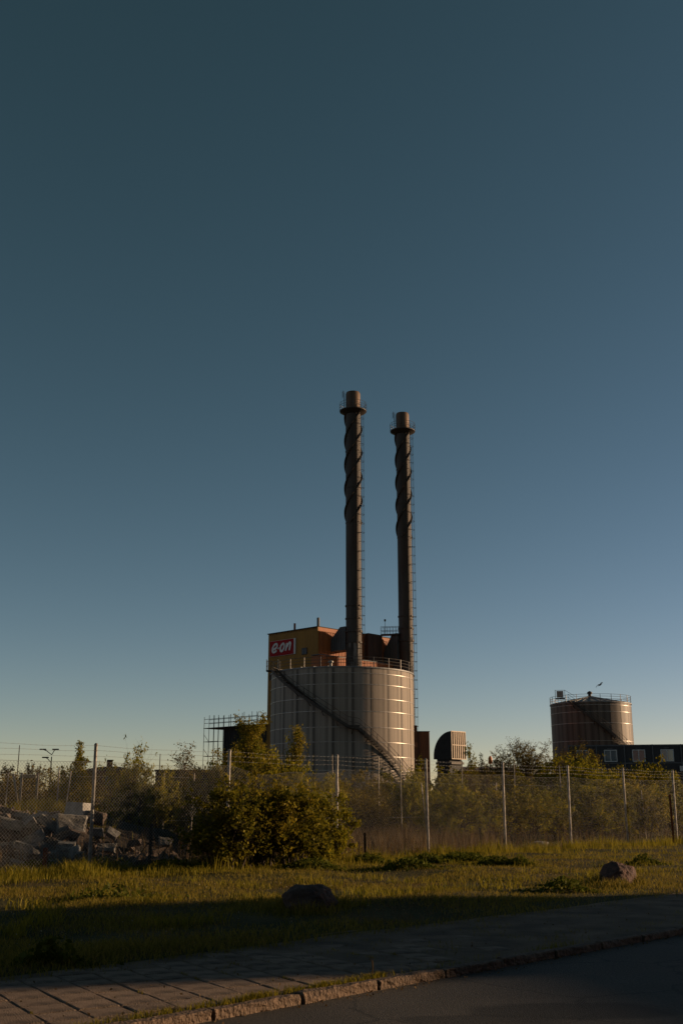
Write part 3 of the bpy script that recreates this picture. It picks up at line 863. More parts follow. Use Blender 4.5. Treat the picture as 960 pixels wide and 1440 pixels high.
# ------------------------------------------------------------------ dark shed with scaffold at the left of the power house
shd = empty('dark_shed', tuple(PC + E2 * (FW + 0.05)), GRID, 'black flat roofed shed left of the ochre boiler house', 'building')
ZS = 11.75
MB().box(0.06, 8, 0, 8.9, 0, ZS - 0.02).build('wall', M['shed'], shd)
corrugated(1, 0, 8.9, 0.0, -1, 0, ZS - 0.35, 0.35, 0.05).build('front_cladding', M['shed'], shd)
MB().box(-0.18, 8.1, -0.02, 9.05, ZS, ZS + 0.28).build('roof', M['fascia'], shd)
scf = empty('scaffold', tuple(PC + E2 * (FW + 0.05)), GRID, 'grey tube scaffold with guard rails round the black shed', 'scaffold')
std = [0.4, 1.6, 3.2, 4.6, 6.0, 7.4, 8.6, 9.6, 10.6, 11.7]
ZD = ZS + 0.30
for k, t in enumerate(std):
    for s in (-1.25, -0.35):
        z1 = ZD + 1.45 + random.uniform(-0.1, 0.25)
        MB().tube([(s, t, 0), (s, t, z1)], 0.036, 6).build('standard', M['darksteel'], scf)
for s in (-1.25, -0.35):
    for h in (0.5, 1.05):
        MB().tube([(s, std[0], ZD + h), (s, std[-1], ZD + h)], 0.033, 5).build('guard_rail', M['darksteel'], scf)
for z in (2, 4, 6, 8, 10):
    for s in (-1.25, -0.35):
        MB().tube([(s, std[6], z), (s, std[-1], z)], 0.033, 5).build('ledger', M['darksteel'], scf)
    for t in (std[8], std[9]):
        MB().tube([(-1.25, t, z), (-0.35, t, z)], 0.033, 5).build('transom', M['darksteel'], scf)
    MB().tube([(-1.25, std[8], z), (-1.25, std[9], z + 1.0)], 0.03, 5).build('brace', M['darksteel'], scf)
for k in range(4):
    MB().box(-1.3 + k * 0.27, -1.05 + k * 0.27, std[0] - 0.2, std[-1] + 0.1, ZD - 0.22, ZD - 0.14).build('deck_board', M['plank'] if False else M['darksteel'], scf)
for k in range(3):
    MB().box(-0.2 + k * 0.9, 0.6 + k * 0.9, 9.15, std[-1] + 0.1, ZD - 0.22, ZD - 0.15).build('deck_board', M['darksteel'], scf)
for t in std[8:]:
    MB().tube([(2.4, t, 0), (2.4, t, ZD + 1.3)], 0.036, 6).build('standard', M['darksteel'], scf)

# ------------------------------------------------------------------ brown block and air intake to the right of the tank
bY = 141.0
zt = Z_at(1029, bY)
bb = empty('brown_block', (X_at(594, bY, 8), bY, 0), 0, 'red brown clad block beside right edge of the large tank', 'building')
w_ = X_at(604, bY, 8) - X_at(594, bY, 8)
MB().box(-1.5, w_, 0.06, 4, 0, zt - 0.05).build('wall', M['redbrown'], bb)
corrugated(0, -1.5, w_, 0, -1, 0, zt, 0.24, 0.04).build('front_cladding', M['redbrown'], bb)
MB().box(-1.55, w_ + 0.05, -0.06, 4.05, zt + 0.003, zt + 0.08).build('roof_edge', M['fascia'], bb)
MB().box(-1.35, -0.72, -0.9, -0.05, 0, zt + 0.75).build('duct_casing', M['brown'], bb)
MB().box(-1.36, -0.70, -0.95, -0.85, zt - 2.0, zt - 1.4).build('hatch', M['redbrown'], bb)
MB().box(0.1, 0.9, -0.12, -0.05, 4.8, 5.5).build('vent_plate', M['louver'], bb)

hY = 117.0
hood = empty('air_intake', (X_at(634, hY, 8), hY, 0), GRID, 'quarter round black air intake hood with pale vertical louvre fins', 'air intake')
zb, zt = Z_at(1067, hY), Z_at(1028, hY)
HL = 2.45
poly = []
for k in range(13):
    a = math.radians(90 * k / 12)
    poly.append((HL - HL * math.sin(a) if False else HL * (1 - math.sin(a)) , 0))
prof = [(0.0, zb)] + [(HL * math.cos(math.radians(90 * k / 14)), zb + 0.25 + (zt - zb - 0.25) * math.sin(math.radians(90 * k / 14))) for k in range(15)]
prof[-1] = (0.0, zt)
prof.insert(1, (HL, zb))
MB().prism(prof, 0, 0.0, 2.45).build('hood', M['black'], hood, False)
MB().box(0.12, 2.2, 0.35, HL - 0.35, 0, zb - 0.002).build('duct', M['black'], hood)
fr = MB()
fr.box(-0.04, 2.49, -0.08, -0.003, zb - 0.03, zb + 0.05); fr.box(-0.04, 2.49, -0.08, -0.003, zt - 0.05, zt + 0.03)
fr.box(-0.04, 0.05, -0.08, -0.003, zb + 0.05, zt - 0.05); fr.box(2.40, 2.49, -0.08, -0.003, zb + 0.05, zt - 0.05)
fr.build('louvre_frame', M['louver'], hood)
for k in range(6):
    x = 0.33 + k * 0.345
    MB().box(x, x + 0.13, -0.075, -0.045, zb + 0.055, zt - 0.055).build('louvre_fin', M['louver'], hood)
MB().box(0.055, 2.395, -0.11, -0.078, (zb + zt) / 2 - 0.03, (zb + zt) / 2 + 0.04).build('louvre_bar', M['louver'], hood)
MB().box(0.1, 2.3, 0.1, HL - 0.2, zb - 0.55, zb - 0.3).build('support_beam', M['darksteel'], hood)

# ------------------------------------------------------------------ modular office building at the right
mY = 121.0
mr_ = empty('modular_building', (X_at(804, mY, 6), mY + 1.6, 0), math.radians(-11), 'charcoal two storey modular office with white windows at right edge', 'building')
z_top, z_mid, z_w0, z_w1 = Z_at(1047.5, mY), Z_at(1073.0, mY), Z_at(1072.0, mY), Z_at(1054.0, mY)
PM = 3.03
for k in range(8):
    x0 = k * PM
    MB().box(x0 + 0.06, x0 + PM - 0.06, 0.0, 7, z_mid + 0.06, z_top - 0.10).build('module_wall', M['module'], mr_)
    MB().box(x0 + 0.06, x0 + PM - 0.06, 0.0, 7, 0.3, z_mid - 0.06).build('module_wall', M['module'], mr_)
    mb = MB()
    mb.box(x0 - 0.058, x0 + 0.058, -0.07, 0.2, 0.0, z_top + 0.06)
    mb.build('corner_post', M['modframe'], mr_)
    MB().box(x0 + 0.06, x0 + PM - 0.06, -0.05, 7, z_top - 0.097, z_top + 0.04).build('roof_beam', M['modframe'], mr_)
    MB().box(x0 + 0.06, x0 + PM - 0.06, -0.06, -0.002, z_mid - 0.055, z_mid + 0.055).build('floor_beam', M['fascia'] if k % 3 else M['modframe'], mr_)
    for zz0, zz1 in ((z_w0, z_w1), (z_w0 - 2.75, z_w1 - 2.75)):
        xa, xb = x0 + 0.82, x0 + 2.22
        wd = MB()
        zz0 += 0.08
        wd.box(xa, xb, -0.06, -0.003, zz0, zz0 + 0.09); wd.box(xa, xb, -0.06, -0.003, zz1 - 0.09, zz1)
        for xx in (xa, (xa + xb) / 2 - 0.05, xb - 0.09): wd.box(xx, xx + 0.09, -0.06, -0.003, zz0 + 0.09, zz1 - 0.09)
        w = wd.build('window', M['winframe'], mr_)
        MB().box(xa + 0.09, (xa + xb) / 2 - 0.05, -0.03, -0.012, zz0 + 0.09, zz1 - 0.09).build('pane', M['glass'] if k % 3 else M['blind'], w)
        MB().box((xa + xb) / 2 + 0.04, xb - 0.09, -0.03, -0.012, zz0 + 0.09, zz1 - 0.09).build('pane', M['glass'], w)
    MB().box(x0 + 1.2, x0 + 1.75, -0.07, -0.003, z_w1 + 0.12, z_w1 + 0.19).build('wall_vent', M['modframe'], mr_)
MB().box(3.9 * PM, 4.4 * PM, -0.5, -0.1, z_mid - 0.9, z_mid - 0.35).build('air_conditioner', M['winframe'], mr_)

# ------------------------------------------------------------------ far things at the left
def lamp_post(px, Y, ytop, arms, label):
    z = Z_at(ytop, Y)
    r = empty('street_lamp', (X_at(px, Y, z), Y, 0), 0, label, 'street lamp')
    MB().tube([(0, 0, 0), (0, 0, z)], [0.10, 0.06], 7).build('pole', M['darksteel'], r)
    for sx, lx, dz in arms:
        a = MB().tube([(0, 0, z - 0.1 + dz), (sx * lx * 0.6, 0, z + 0.35 + dz), (sx * lx, 0, z + 0.5 + dz)], 0.045, 5).build('arm', M['darksteel'], r)
        MB().box(sx * lx - 0.35, sx * lx + 0.35, -0.14, 0.14, z + 0.44 + dz, z + 0.58 + dz).build('lamp_head', M['darksteel'], a)
lamp_post(73, 125, 1064, ((-1, 1.05, 0.3), (1, 0.4, 0.3), (-1, 0.7, -0.6)), 'distant street lamp with three arms beside leafy sapling at left')
lamp_post(114.5, 118, 1073.5, ((1, 0.7, -0.35),), 'distant single arm street lamp just left of the first fence post')
for px, Y, y0, lb in ((28, 60, 1048, 'thin dark pole rising above barbed wire at far left'), (225.5, 62, 1060, 'thin dark pole above the low dark building at left')):
    z = Z_at(y0, Y)
    o = MB().tube([(0, 0, 0), (0, 0, z)], [0.04, 0.022], 6).build('thin_pole', M['darksteel'], loc=(X_at(px, Y, z), Y, 0))
    tag(o, lb, 'pole')

hs = empty('house', (X_at(152, 150), 150, 0), math.radians(12), 'small far house with dark hipped roof and chimney', 'house')
zr, ze = Z_at(1078, 150), Z_at(1085, 150)
MB().box(-3.6, 3.6, -3, 3, 0, ze).build('wall', M['brickwall'], hs)
rf = MB().add([(-4, -3.4, ze + .003), (4, -3.4, ze + .003), (4, 3.4, ze + .003), (-4, 3.4, ze + .003), (-1.2, 0, zr), (1.2, 0, zr)], [(0, 1, 5, 4), (1, 2, 5), (2, 3, 4, 5), (3, 0, 4), (3, 2, 1, 0)]).build('roof', M['darkroof'], hs)
MB().box(-0.45, 0.35, -0.4, 0.4, zr - 0.4, zr + 0.9).build('chimney', M['brickwall'], rf)
for x in (-2.2, 0, 2.2):
    MB().box(x - 0.5, x + 0.5, -3.06, -3.003, ze - 2.0, ze - 0.7).build('window', M['glass'], hs)

lb = empty('low_warehouse', (X_at(262, 108), 108, 0), math.radians(4), 'long low dark warehouse behind birches left of the scaffold', 'building')
z = Z_at(1083.5, 108)
MB().box(-3.1, 6.5, 0.06, 8, 0, z - 0.1).build('wall', M['shed'], lb)
corrugated(0, -3.1, 6.5, 0, -1, 0, z - 0.1, 0.35, 0.05).build('front_cladding', M['shed'], lb)
MB().box(-3.2, 6.6, -0.15, 8.1, z - 0.097, z + 0.08).build('roof', M['darkroof'], lb)
MB().box(-2.2, 0.2, -0.09, -0.053, 0, 3.0).build('gate', M['flue'], lb)

# small far things between air intake and bare tree
o = empty('traffic_marker', (X_at(691, 95), 95, 0), 0, 'small orange marker on a post left of the rounded brownish tree', 'marker')
z0, z1 = Z_at(1074, 95), Z_at(1063, 95)
MB().tube([(0, 0, 0), (0, 0, z0)], 0.05, 6).build('post', M['darksteel'], o)
MB().lathe([(0.12, z0), (0.17, z0 + 0.08), (0.17, z1 - 0.2), (0.06, z1)], 12).build('marker_body', M['orangeplastic'], o, True)
fs_ = empty('low_white_shed', (X_at(692, 160), 160, 0), 0, 'far low pale flat roofed shed behind the orange marker', 'building')
z = Z_at(1078.5, 160)
MB().box(-4.0, 4.6, 0, 6, 0, z - 0.45).build('wall', M['brickwall'], fs_)
MB().box(-4.2, 4.8, -0.4, 6.2, z - 0.447, z).build('roof_edge', M['white'], fs_)

# timber barrier at far left behind the rubble
br = empty('timber_barrier', (X_at(28, 47), 47, 0), math.radians(8), 'pale timber barrier rail on two posts behind the rubble', 'barrier')
zt = Z_at(1087, 47)
k_ = 47 * CT / FPX
for dx in (0, 22 * k_): MB().bar((dx, 0, 0), (dx, 0, zt), 0.09).build('post', M['stake'], br)
MB().bar((2 * k_, -0.08, zt - 0.13), (20 * k_, -0.08, zt - 0.13), 0.04, 0.14).build('rail', M['plank'], br)
mb = MB(); mb.bar((-11 * k_, -0.1, zt - 0.05), (-1 * k_, -0.14, 1.5), 0.07); mb.bar((-1 * k_, -0.14, 1.5), (9 * k_, -0.1, 1.15), 0.06); mb.build('brace', M['stake'], br)

# ------------------------------------------------------------------ outer fence
random.seed(21)
F0 = Vector((-6.1, 27.2, 0)); FD = Vector((2.98, 3.13, 0))
FH = 3.0
def Fp(n): return F0 + FD * n
fence = empty('chain_link_fence', tuple(F0), 0, 'tall chain link fence with steel posts and barbed wire along the grass', 'fence')
FA = math.atan2(FD.y, FD.x)
def top_z(n):
    # top of the mesh, sagging between some posts
    f = n - math.floor(n)
    sag = {1: 0.22, 0: 0.05, 2: 0.03, 3: 0.05, 4: 0.06, 5: 0.08, 6: 0.05}.get(math.floor(n), 0.04)
    wob = 0.10 * math.sin(n * 9.0) if math.floor(n) == 1 else 0.0
    return 2.60 - sag * math.sin(math.pi * f) + wob * math.sin(math.pi * f)
for n in range(-2, 10):
    p = Fp(n) - F0
    lean = Vector((random.uniform(-0.03, 0.03), random.uniform(-0.03, 0.03), 0))
    pm = MB().tube([p + Vector((0, 0, -0.1)), p + lean + Vector((0, 0, FH))], 0.042, 10)
    po = pm.build('post', M['galv'], fence, True)
    MB().lathe([(0.048, 0), (0.048, 0.03), (0.02, 0.06)], 10).build('post_cap', M['galv'], po, True, loc=tuple(p + lean + Vector((0, 0, FH))))
wr = 0.0027
def wire_quad(vs, fs, a, b, r, nrm):
    d = (b - a).normalized()
    x = d.cross(nrm).normalized() * r
    y = nrm * r
    n = len(vs)
    for p in (a, b):
        vs += [tuple(p - x - y * .6), tuple(p + x - y * .6), tuple(p + y)]
    fs += [(n, n + 1, n + 4, n + 3), (n + 1, n + 2, n + 5, n + 4), (n + 2, n, n + 3, n + 5)]
nrm = Vector((FD.y, -FD.x, 0)).normalized()
PL = FD.length
for n in range(-2, 9):
    vs, fs = [], []
    pitch = 0.088
    H = 2.62
    cnt = int((PL + H) / pitch) + 1
    for sgn in (1, -1):
        for i in range(cnt):
            # diagonal line u - sgn*z = c
            c = -H + i * pitch if sgn == 1 else i * pitch
            pts = []
            for z in np.linspace(0.03, H, 5):
                u = c + z if sgn == 1 else c - z
                pts.append((u, z))
            # clip to the panel
            segs = []
            steps = 10
            prev = None
            for k in range(steps + 1):
                z = 0.03 + (H - 0.03) * k / steps
                u = c + z if sgn == 1 else c - z
                uu = min(max(u, 0), PL)
                if abs(uu - u) > 1e-6:
                    if prev is None and k < steps:
                        continue
                    zz = z - (u - uu) * (1 if sgn == 1 else -1)
                    cur = (uu, max(0.03, min(H, zz)))
                    if prev: segs.append((prev, cur))
                    prev = None
                    break
                cur = (u, z)
                if prev is None and k > 0:
                    # entered the panel between steps
                    ub = 0.0 if sgn == 1 else PL
                    zb_ = ub - c if sgn == 1 else c - ub
                    segs.append(((ub, zb_), cur))
                elif prev is not None:
                    segs.append((prev, cur))
                prev = cur
            for (u0, z0), (u1, z1) in segs:
                if abs(z1 - z0) < 1e-4: continue
                def W(u, z):
                    f = u / PL
                    q = Fp(n + f) - F0
                    zz = z * top_z(n + f) / 2.60
                    bulge = 0.03 * math.sin(math.pi * f) * math.sin(z * 2.2 + n)
                    return q + nrm * (bulge + 0.045 + 0.004 * sgn) + Vector((0, 0, zz))
                wire_quad(vs, fs, W(u0, z0), W(u1, z1), wr * (1.0 if n < 2 else 0.60 if n < 4 else 0.40), nrm)
    o = link('mesh_panel', fast_mesh('mesh_panel', vs, fs, M['wire'], 4), fence)
    o['kind'] = 'stuff'
for nm, hz in (('top_wire', None), ('barbed_wire', 2.74), ('barbed_wire', 2.87), ('barbed_wire', 2.985)):
    mb = MB()
    pts = []
    for k in range(-16, 73):
        n = k / 8.0
        z = (top_z(n) + 0.01) if hz is None else hz - 0.035 * math.sin(math.pi * (n - math.floor(n))) + 0.01 * math.sin(n * 11 + hz * 9)
        pts.append(Fp(n) - F0 + nrm * 0.045 + Vector((0, 0, z)))
    mb.tube(pts, 0.0035 if hz is None else 0.0028, 3, False)
    if hz:
        for k in range(int(10.9 * PL / 0.16)):
            n = -1.95 + k * 0.16 / PL
            f = n - math.floor(n)
            q = Fp(n) - F0 + nrm * 0.045 + Vector((0, 0, hz - 0.035 * math.sin(math.pi * f) + 0.01 * math.sin(n * 11 + hz * 9)))
            mb.bar(q + Vector((0, 0, -0.02)) - FD.normalized() * 0.008, q + Vector((0, 0, 0.02)) + FD.normalized() * 0.008, 0.003)
    mb.build(nm, M['wire'], fence)

# ------------------------------------------------------------------ inner fence and loose stakes
I0 = F0 + E2 * 8.5
inner = empty('inner_fence', tuple(I0), 0, 'inner line of thin pale fence posts among the shrubs', 'fence')
for n in range(0, 11):
    p = FD * n
    h = 2.72 if n < 4 else 3.52
    lean = Vector((random.uniform(-0.08, 0.08), random.uniform(-0.05, 0.05), 0))
    MB().tube([p, p + lean + Vector((0, 0, h + random.uniform(-0.06, 0.06)))], 0.024, 8).build('post', M['stake'], inner, True)
for hz in (1.0, 2.5):
    MB().tube([FD * (k / 4) + Vector((0, 0, hz + 0.02 * math.sin(k))) for k in range(0, 41)], 0.004, 3, False).build('strand', M['wire'], inner)
stakes = [(11, 41, 1086, 0.05, 'pale steel stake at far left behind rubble'), (95, 40, 1084, 0.14, 'slim pale stake rising above the white block of rubble'),
          (272, 39, 1087, 0.04, 'pale steel stake under sparse birch left of leafy bush'), (192, 40, 1090, 0.03, 'pale stake half hidden in bush right of first fence post'),
          (423, 39.5, 1086, 0.02, 'pale stake just right of the second birch'), (532, 47, 1064, 0.0, 'pale stake in front of lower tank stair'),
          (479, 42, 1096, -0.12, 'leaning pale stake right beside third fence post'), (597, 43, 1101, -0.14, 'leaning pale stake left of post below the air intake'),
          (697, 47, 1100, 0.0, 'short pale stake left of the fourth fence post, deep in shrubs'), (902, 52, 1111, -0.05, 'stub of pale stake sunk in shrubs near right edge')]
for px, Y, yt, lean, lb_ in stakes:
    z = Z_at(yt, Y)
    o = MB().tube([(lean * -0.6, 0, 0), (lean, 0, z)], 0.023, 7).build('steel_stake', M['stake'], loc=(X_at(px, Y, z), Y, 0))
    tag(o, lb_, 'stake', 'pale steel stakes behind the fence')
posts = [(67, 26.6, 1192, 0.062, 'rust', 'short rusty red steel post in front of the rubble'), (212, 28.6, 1158, 0.05, 'darkpost', 'dark wooden post left of the big leafy bush'),
         (513, 33.0, 1171, 0.045, 'darkpost', 'short dark wooden post in grass right of third fence post'), (675, 40.5, 1164, 0.05, 'darkpost', 'short dark post in grass between two fence posts'),
         (944, 46.5, 1117, 0.045, 'rust', 'thin dark rusty post beside the last fence post at right')]
for px, Y, yt, r, mt, lb_ in posts:
    z = Z_at(yt, Y)
    mb = MB().bar((0.0, 0, -0.1), (random.uniform(-.03, .03), 0, z), r * 2, r * 1.4)
    o = mb.build('old_post', M[mt], loc=(X_at(px, Y, 1), Y, 0))
    tag(o, lb_, 'post')

# ------------------------------------------------------------------ rubble behind the fence, boulders
def rock_mesh(seed, flat=0.6, blocky=False, mat='concrete', detail=3, planes=5):
    bm = bmesh.new()
    if blocky:
        bmesh.ops.create_cube(bm, size=1.0)
        rnd = random.Random(seed)
        for v in bm.verts:
            v.co += Vector((rnd.uniform(-.16, .16), rnd.uniform(-.16, .16), rnd.uniform(-.16, .16)))
        bmesh.ops.bevel(bm, geom=list(bm.edges), offset=0.03, segments=1, affect='EDGES')
        bmesh.ops.subdivide_edges(bm, edges=[e for e in bm.edges if e.calc_length() > 0.3], cuts=4, use_grid_fill=True)
        for v in bm.verts:
            v.co += v.co.normalized() * (noise.noise(v.co * 3 + Vector((seed * 7, 0, 0))) * 0.05 + noise.noise(v.co * 9 + Vector((seed * 7, 0, 0))) * 0.04)
    else:
        bmesh.ops.create_icosphere(bm, subdivisions=detail, radius=0.5)
        for v in bm.verts:
            q = v.co * 2.1 + Vector((seed * 11.3, seed * 3.1, 0))
            d = 1 + 0.22 * noise.noise(q) + 0.10 * noise.noise(q * 2.6) + 0.04 * noise.noise(q * 6)
            # a few planed faces
            v.co *= d
            for k in range(planes):
                rr = random.Random(seed * 17 + k)
                nrm_ = Vector((rr.uniform(-1, 1), rr.uniform(-1, 1), rr.uniform(-.4, 1))).normalized()
                e = v.co.dot(nrm_) - 0.40
                if e > 0: v.co -= nrm_ * e * 0.85
    me = bpy.data.meshes.new('rock')
    bm.to_mesh(me); bm.free()
    me.materials.append(M[mat])
    return me
random.seed(33)
def mound():
    vs, fs = [], []
    nx, ny = 60, 36
    for j in range(ny + 1):
        for i in range(nx + 1):
            x = -16.5 + 14.0 * i / nx
            y = 29.8 + 9.5 * j / ny
            vs.append((x, y, rubble_bump(x, y) - 0.05))
    for j in range(ny):
        for i in range(nx):
            a = j * (nx + 1) + i
            fs.append((a, a + 1, a + nx + 2, a + nx + 1))
    return fast_mesh('dirt_mound', vs, fs, M['soil'], 4)
tag(link('dirt_mound', mound()), 'heap of dark soil under the rubble behind the fence', 'soil heap', kind='structure')
blocky = [rock_mesh(k, blocky=True, mat='concrete') for k in range(5)]
blockyR = [rock_mesh(k + 9, blocky=True, mat='brickrock') for k in range(3)]
rocks = [rock_mesh(k + 20, mat='brickrock', detail=2) for k in range(3)]
rubs = [ # px, py, Y, sx, sy, sz, rot, kind, label
 (20, 1197, 30.2, 1.05, .7, .42, 10, 'r', 'rounded pinkish rock at left edge low in the rubble'),
 (0, 1165, 31.0, .30, .3, .30, 0, 'r', 'small orange lit rock cut by left picture edge'),
 (25, 1160, 31.6, 1.1, .7, .30, 15, 'c', 'flat grey concrete slab near top left of rubble'),
 (52, 1152, 32.0, .9, .6, .26, -18, 'c', 'thin grey slab lying below the tufts of grass on heap'),
 (78, 1163, 31.3, 1.1, .5, .24, 38, 'c', 'tilted grey slab leaning down to the right in rubble'),
 (100, 1160, 31.2, 1.0, .7, .6, 12, 'c', 'large dark grey concrete block below the white block'),
 (48, 1180, 30.8, .65, .5, .36, -25, 'c', 'angular grey chunk in the middle of rubble heap'),
 (66, 1192, 30.4, 1.0, .6, .30, -8, 'c', 'wide grey slab behind the rusty post'),
 (18, 1178, 30.8, .55, .45, .28, 30, 'R', 'reddish brick chunk above the rounded pink rock'),
 (60, 1168, 31.0, .45, .4, .26, 20, 'R', 'small lit brick chunk in upper rubble'),
 (90, 1174, 30.8, .50, .4, .30, -35, 'R', 'small reddish chunk below the large grey block'),
 (38, 1170, 31.2, .40, .4, .25, 5, 'R', 'small brick chunk between two grey slabs at left'),
 (40, 1205, 29.9, .8, .5, .30, 12, 'c', 'low grey chunk just left of rusty post'),
 (85, 1202, 30.0, .7, .5, .35, -20, 'c', 'dark chunk just right of the rusty post'),
 (118, 1186, 30.5, .55, .45, .45, 25, 'R', 'brownish rock leaning beside first fence post'),
 (103, 1206, 29.7, .32, .3, .62, 4, 'w', 'upright pale broken stone left of first fence post'),
 (113, 1210, 29.5, .30, .3, .50, -6, 'c', 'grey upright stone touching first fence post'),
 (5, 1215, 29.6, .5, .45, .30, 0, 'R', 'low reddish rock at bottom left corner of fence'),
 (135, 1150, 32.4, .6, .5, .45, 15, 'R', 'brown chunk right behind first fence post'),
 (150, 1193, 31.0, 0.54, 0.36, 0.24, 0, 'c', 'dark slab in shade right of first fence post'),
 (172, 1208, 30.6, 0.42, 0.30, 0.21, 22, 'c', 'dark low chunk in shade nearer the wooden post'),
 (188, 1186, 31.6, 0.48, 0.30, 0.21, -12, 'R', 'dark reddish chunk in shade below leafy shrub'),
 (232, 1184, 32.0, 0.42, 0.30, 0.24, 8, 'c', 'dark chunk in shade right of the wooden post'),
 (76, 1146, 32.6, .6, .5, .22, -8, 'R', 'small slab beside grass tuft on top of heap'),
 (12, 1142, 33.4, .7, .4, .25, 12, 'R', 'brown slab on top of heap at far left'),
]
for i, (px, py, Y, sx, sy, sz, rz, kd, lb_) in enumerate(rubs):
    z = Z_at(py, Y)
    me = {'c': blocky[i % 5], 'R': blockyR[i % 3], 'r': rocks[i % 3], 'w': blocky[i % 5]}[kd]
    if kd == 'w':
        me = me.copy(); me.materials[0] = M['whitewash']
    x = X_at(px, Y, z)
    o = link('rubble_piece', me, None, (x, Y, max(z, sz * 0.3)), (math.radians(random.uniform(-14, 14)), math.radians(rz * 0.9), math.radians(random.uniform(4, 22))), (sx * 0.82, sy * 0.85, sz * 0.82))
    tag(o, lb_, 'rubble', 'rubble heap behind the fence')
# loose fragments
frag = [(8, 1150, 32.6, .42, 'flat fragment near left picture edge on top of heap'), (34, 1148, 32.8, .36, 'small fragment on heap top below the timber barrier'),
        (64, 1146, 32.9, .34, 'small fragment beside grass tuft left of slim stake'), (88, 1150, 32.2, .40, 'fragment resting against left side of large grey block'),
        (124, 1152, 32.0, .34, 'fragment under the right end of pale block'), (14, 1188, 30.4, .38, 'fragment wedged above the rounded pinkish rock'),
        (36, 1190, 30.3, .40, 'tilted fragment right of the rounded pinkish rock'), (56, 1200, 29.9, .36, 'fragment just left of rusty post, halfway up it'),
        (76, 1184, 30.5, .42, 'fragment directly above the rusty post'), (96, 1190, 30.2, .38, 'fragment above the upright pale stone'),
        (80, 1214, 29.5, .30, 'low fragment in grass right of rusty post'), (28, 1216, 29.5, .34, 'low fragment in grass left of rusty post'),
        (110, 1172, 31.0, .40, 'fragment between large grey block and fence post'), (140, 1170, 31.6, .36, 'fragment right of fence post below brown chunk'),
        (160, 1172, 31.8, .32, 'small dark fragment in shade midway to wooden post'), (46, 1158, 31.6, .32, 'small fragment between the two flat slabs at upper left')]
for k, (px, py, Y, w, lb_) in enumerate(frag):
    z = Z_at(py, Y); x = X_at(px, Y, z)
    o = link('concrete_fragment', blocky[k % 5] if k % 4 else blockyR[k % 3], None, (x, Y - 0.2, z), (math.radians(random.uniform(-25, 25)), math.radians(random.uniform(-35, 35)), math.radians(random.uniform(-10, 30))), (w, w * random.uniform(.5, .9), w * random.uniform(.3, .6)))
    tag(o, lb_, 'rubble', 'loose fragments of the rubble heap')
# the big pale block on top
bx_ = MB().add([(-.36, -.3, -.24), (.30, -.3, -.26), (.36, .3, -.26), (-.32, .3, -.24), (-.33, -.26, .22), (.22, -.28, .24), (.26, .28, .22), (-.3, .28, .2)],
               [(3, 2, 1, 0), (4, 5, 6, 7), (0, 1, 5, 4), (1, 2, 6, 5), (2, 3, 7, 6), (3, 0, 4, 7)])
o = bx_.build('concrete_block', M['whitewash'], loc=(X_at(112, 32.4, 1.45), 32.4, Z_at(1138.5, 32.4)), rot=(0, math.radians(5), math.radians(-14)), scale=(0.95, 0.9, 0.9))
tag(o, 'big pale concrete block with sunlit end on top of rubble', 'block')
# small crumbs between the pieces
mb = MB()
for k in range(900):
    px, Y = random.uniform(-40, 250), random.uniform(29.3, 33.5)
    x = X_at(px, Y); z = rubble_bump(x, Y) + random.uniform(-0.05, 0.10)
    r = random.uniform(0.04, 0.13) if k > 60 else random.uniform(0.13, 0.24)
    a, b_, c_ = (random.uniform(0.6, 1.2) * r for _ in range(3))
    q = [Vector((sx * a + random.uniform(-.3, .3) * r, sy * b_ + random.uniform(-.3, .3) * r, sz * c_ * 0.7)) for sx, sy, sz in ((-1, -1, -1), (1, -1, -1), (1, 1, -1), (-1, 1, -1), (-1, -1, 1), (1, -1, 1), (1, 1, 1), (-1, 1, 1))]
    rm = Matrix.Rotation(random.uniform(0, 6.3), 3, Vector((random.uniform(-1, 1), random.uniform(-1, 1), random.uniform(-1, 1))).normalized())
    mb.add([rm @ v + Vector((x, Y, z)) for v in q], [(3, 2, 1, 0), (4, 5, 6, 7), (0, 1, 5, 4), (1, 2, 6, 5), (2, 3, 7, 6), (3, 0, 4, 7)])
tag(mb.build('rubble_crumbs', M['brickrock']), 'small broken stones scattered through the rubble heap', 'rubble', kind='stuff')

def boulder(px, py_mid, w, h, mat, seed, label, rz, planes=5):
    x, y = ground_at(px, py_mid)
    o = link('boulder', rock_mesh(seed, mat=mat, detail=5, planes=planes), None, (x, y, h * 0.17), (0, 0, rz), (w, w * 0.75, h))
    tag(o, label, 'boulder', 'boulders on the verge')
boulder(432, 1279, 0.86, 0.58, 'boulder', 3, 'rounded brown boulder at the shadow edge in front of bush', 0.2, 1)
boulder(869, 1242, 0.92, 0.66, 'redboulder', 8, 'reddish pointed boulder on the grass near right edge', 0.6)
o = link('flat_stone', rock_mesh(55, mat='whitewash', detail=2), None, (*ground_at(760, 1190), 0.1), (0, 0.05, 0.3), (0.75, 0.5, 0.22))
tag(o, 'flat pale stone in long grass by the fourth fence post', 'stone')

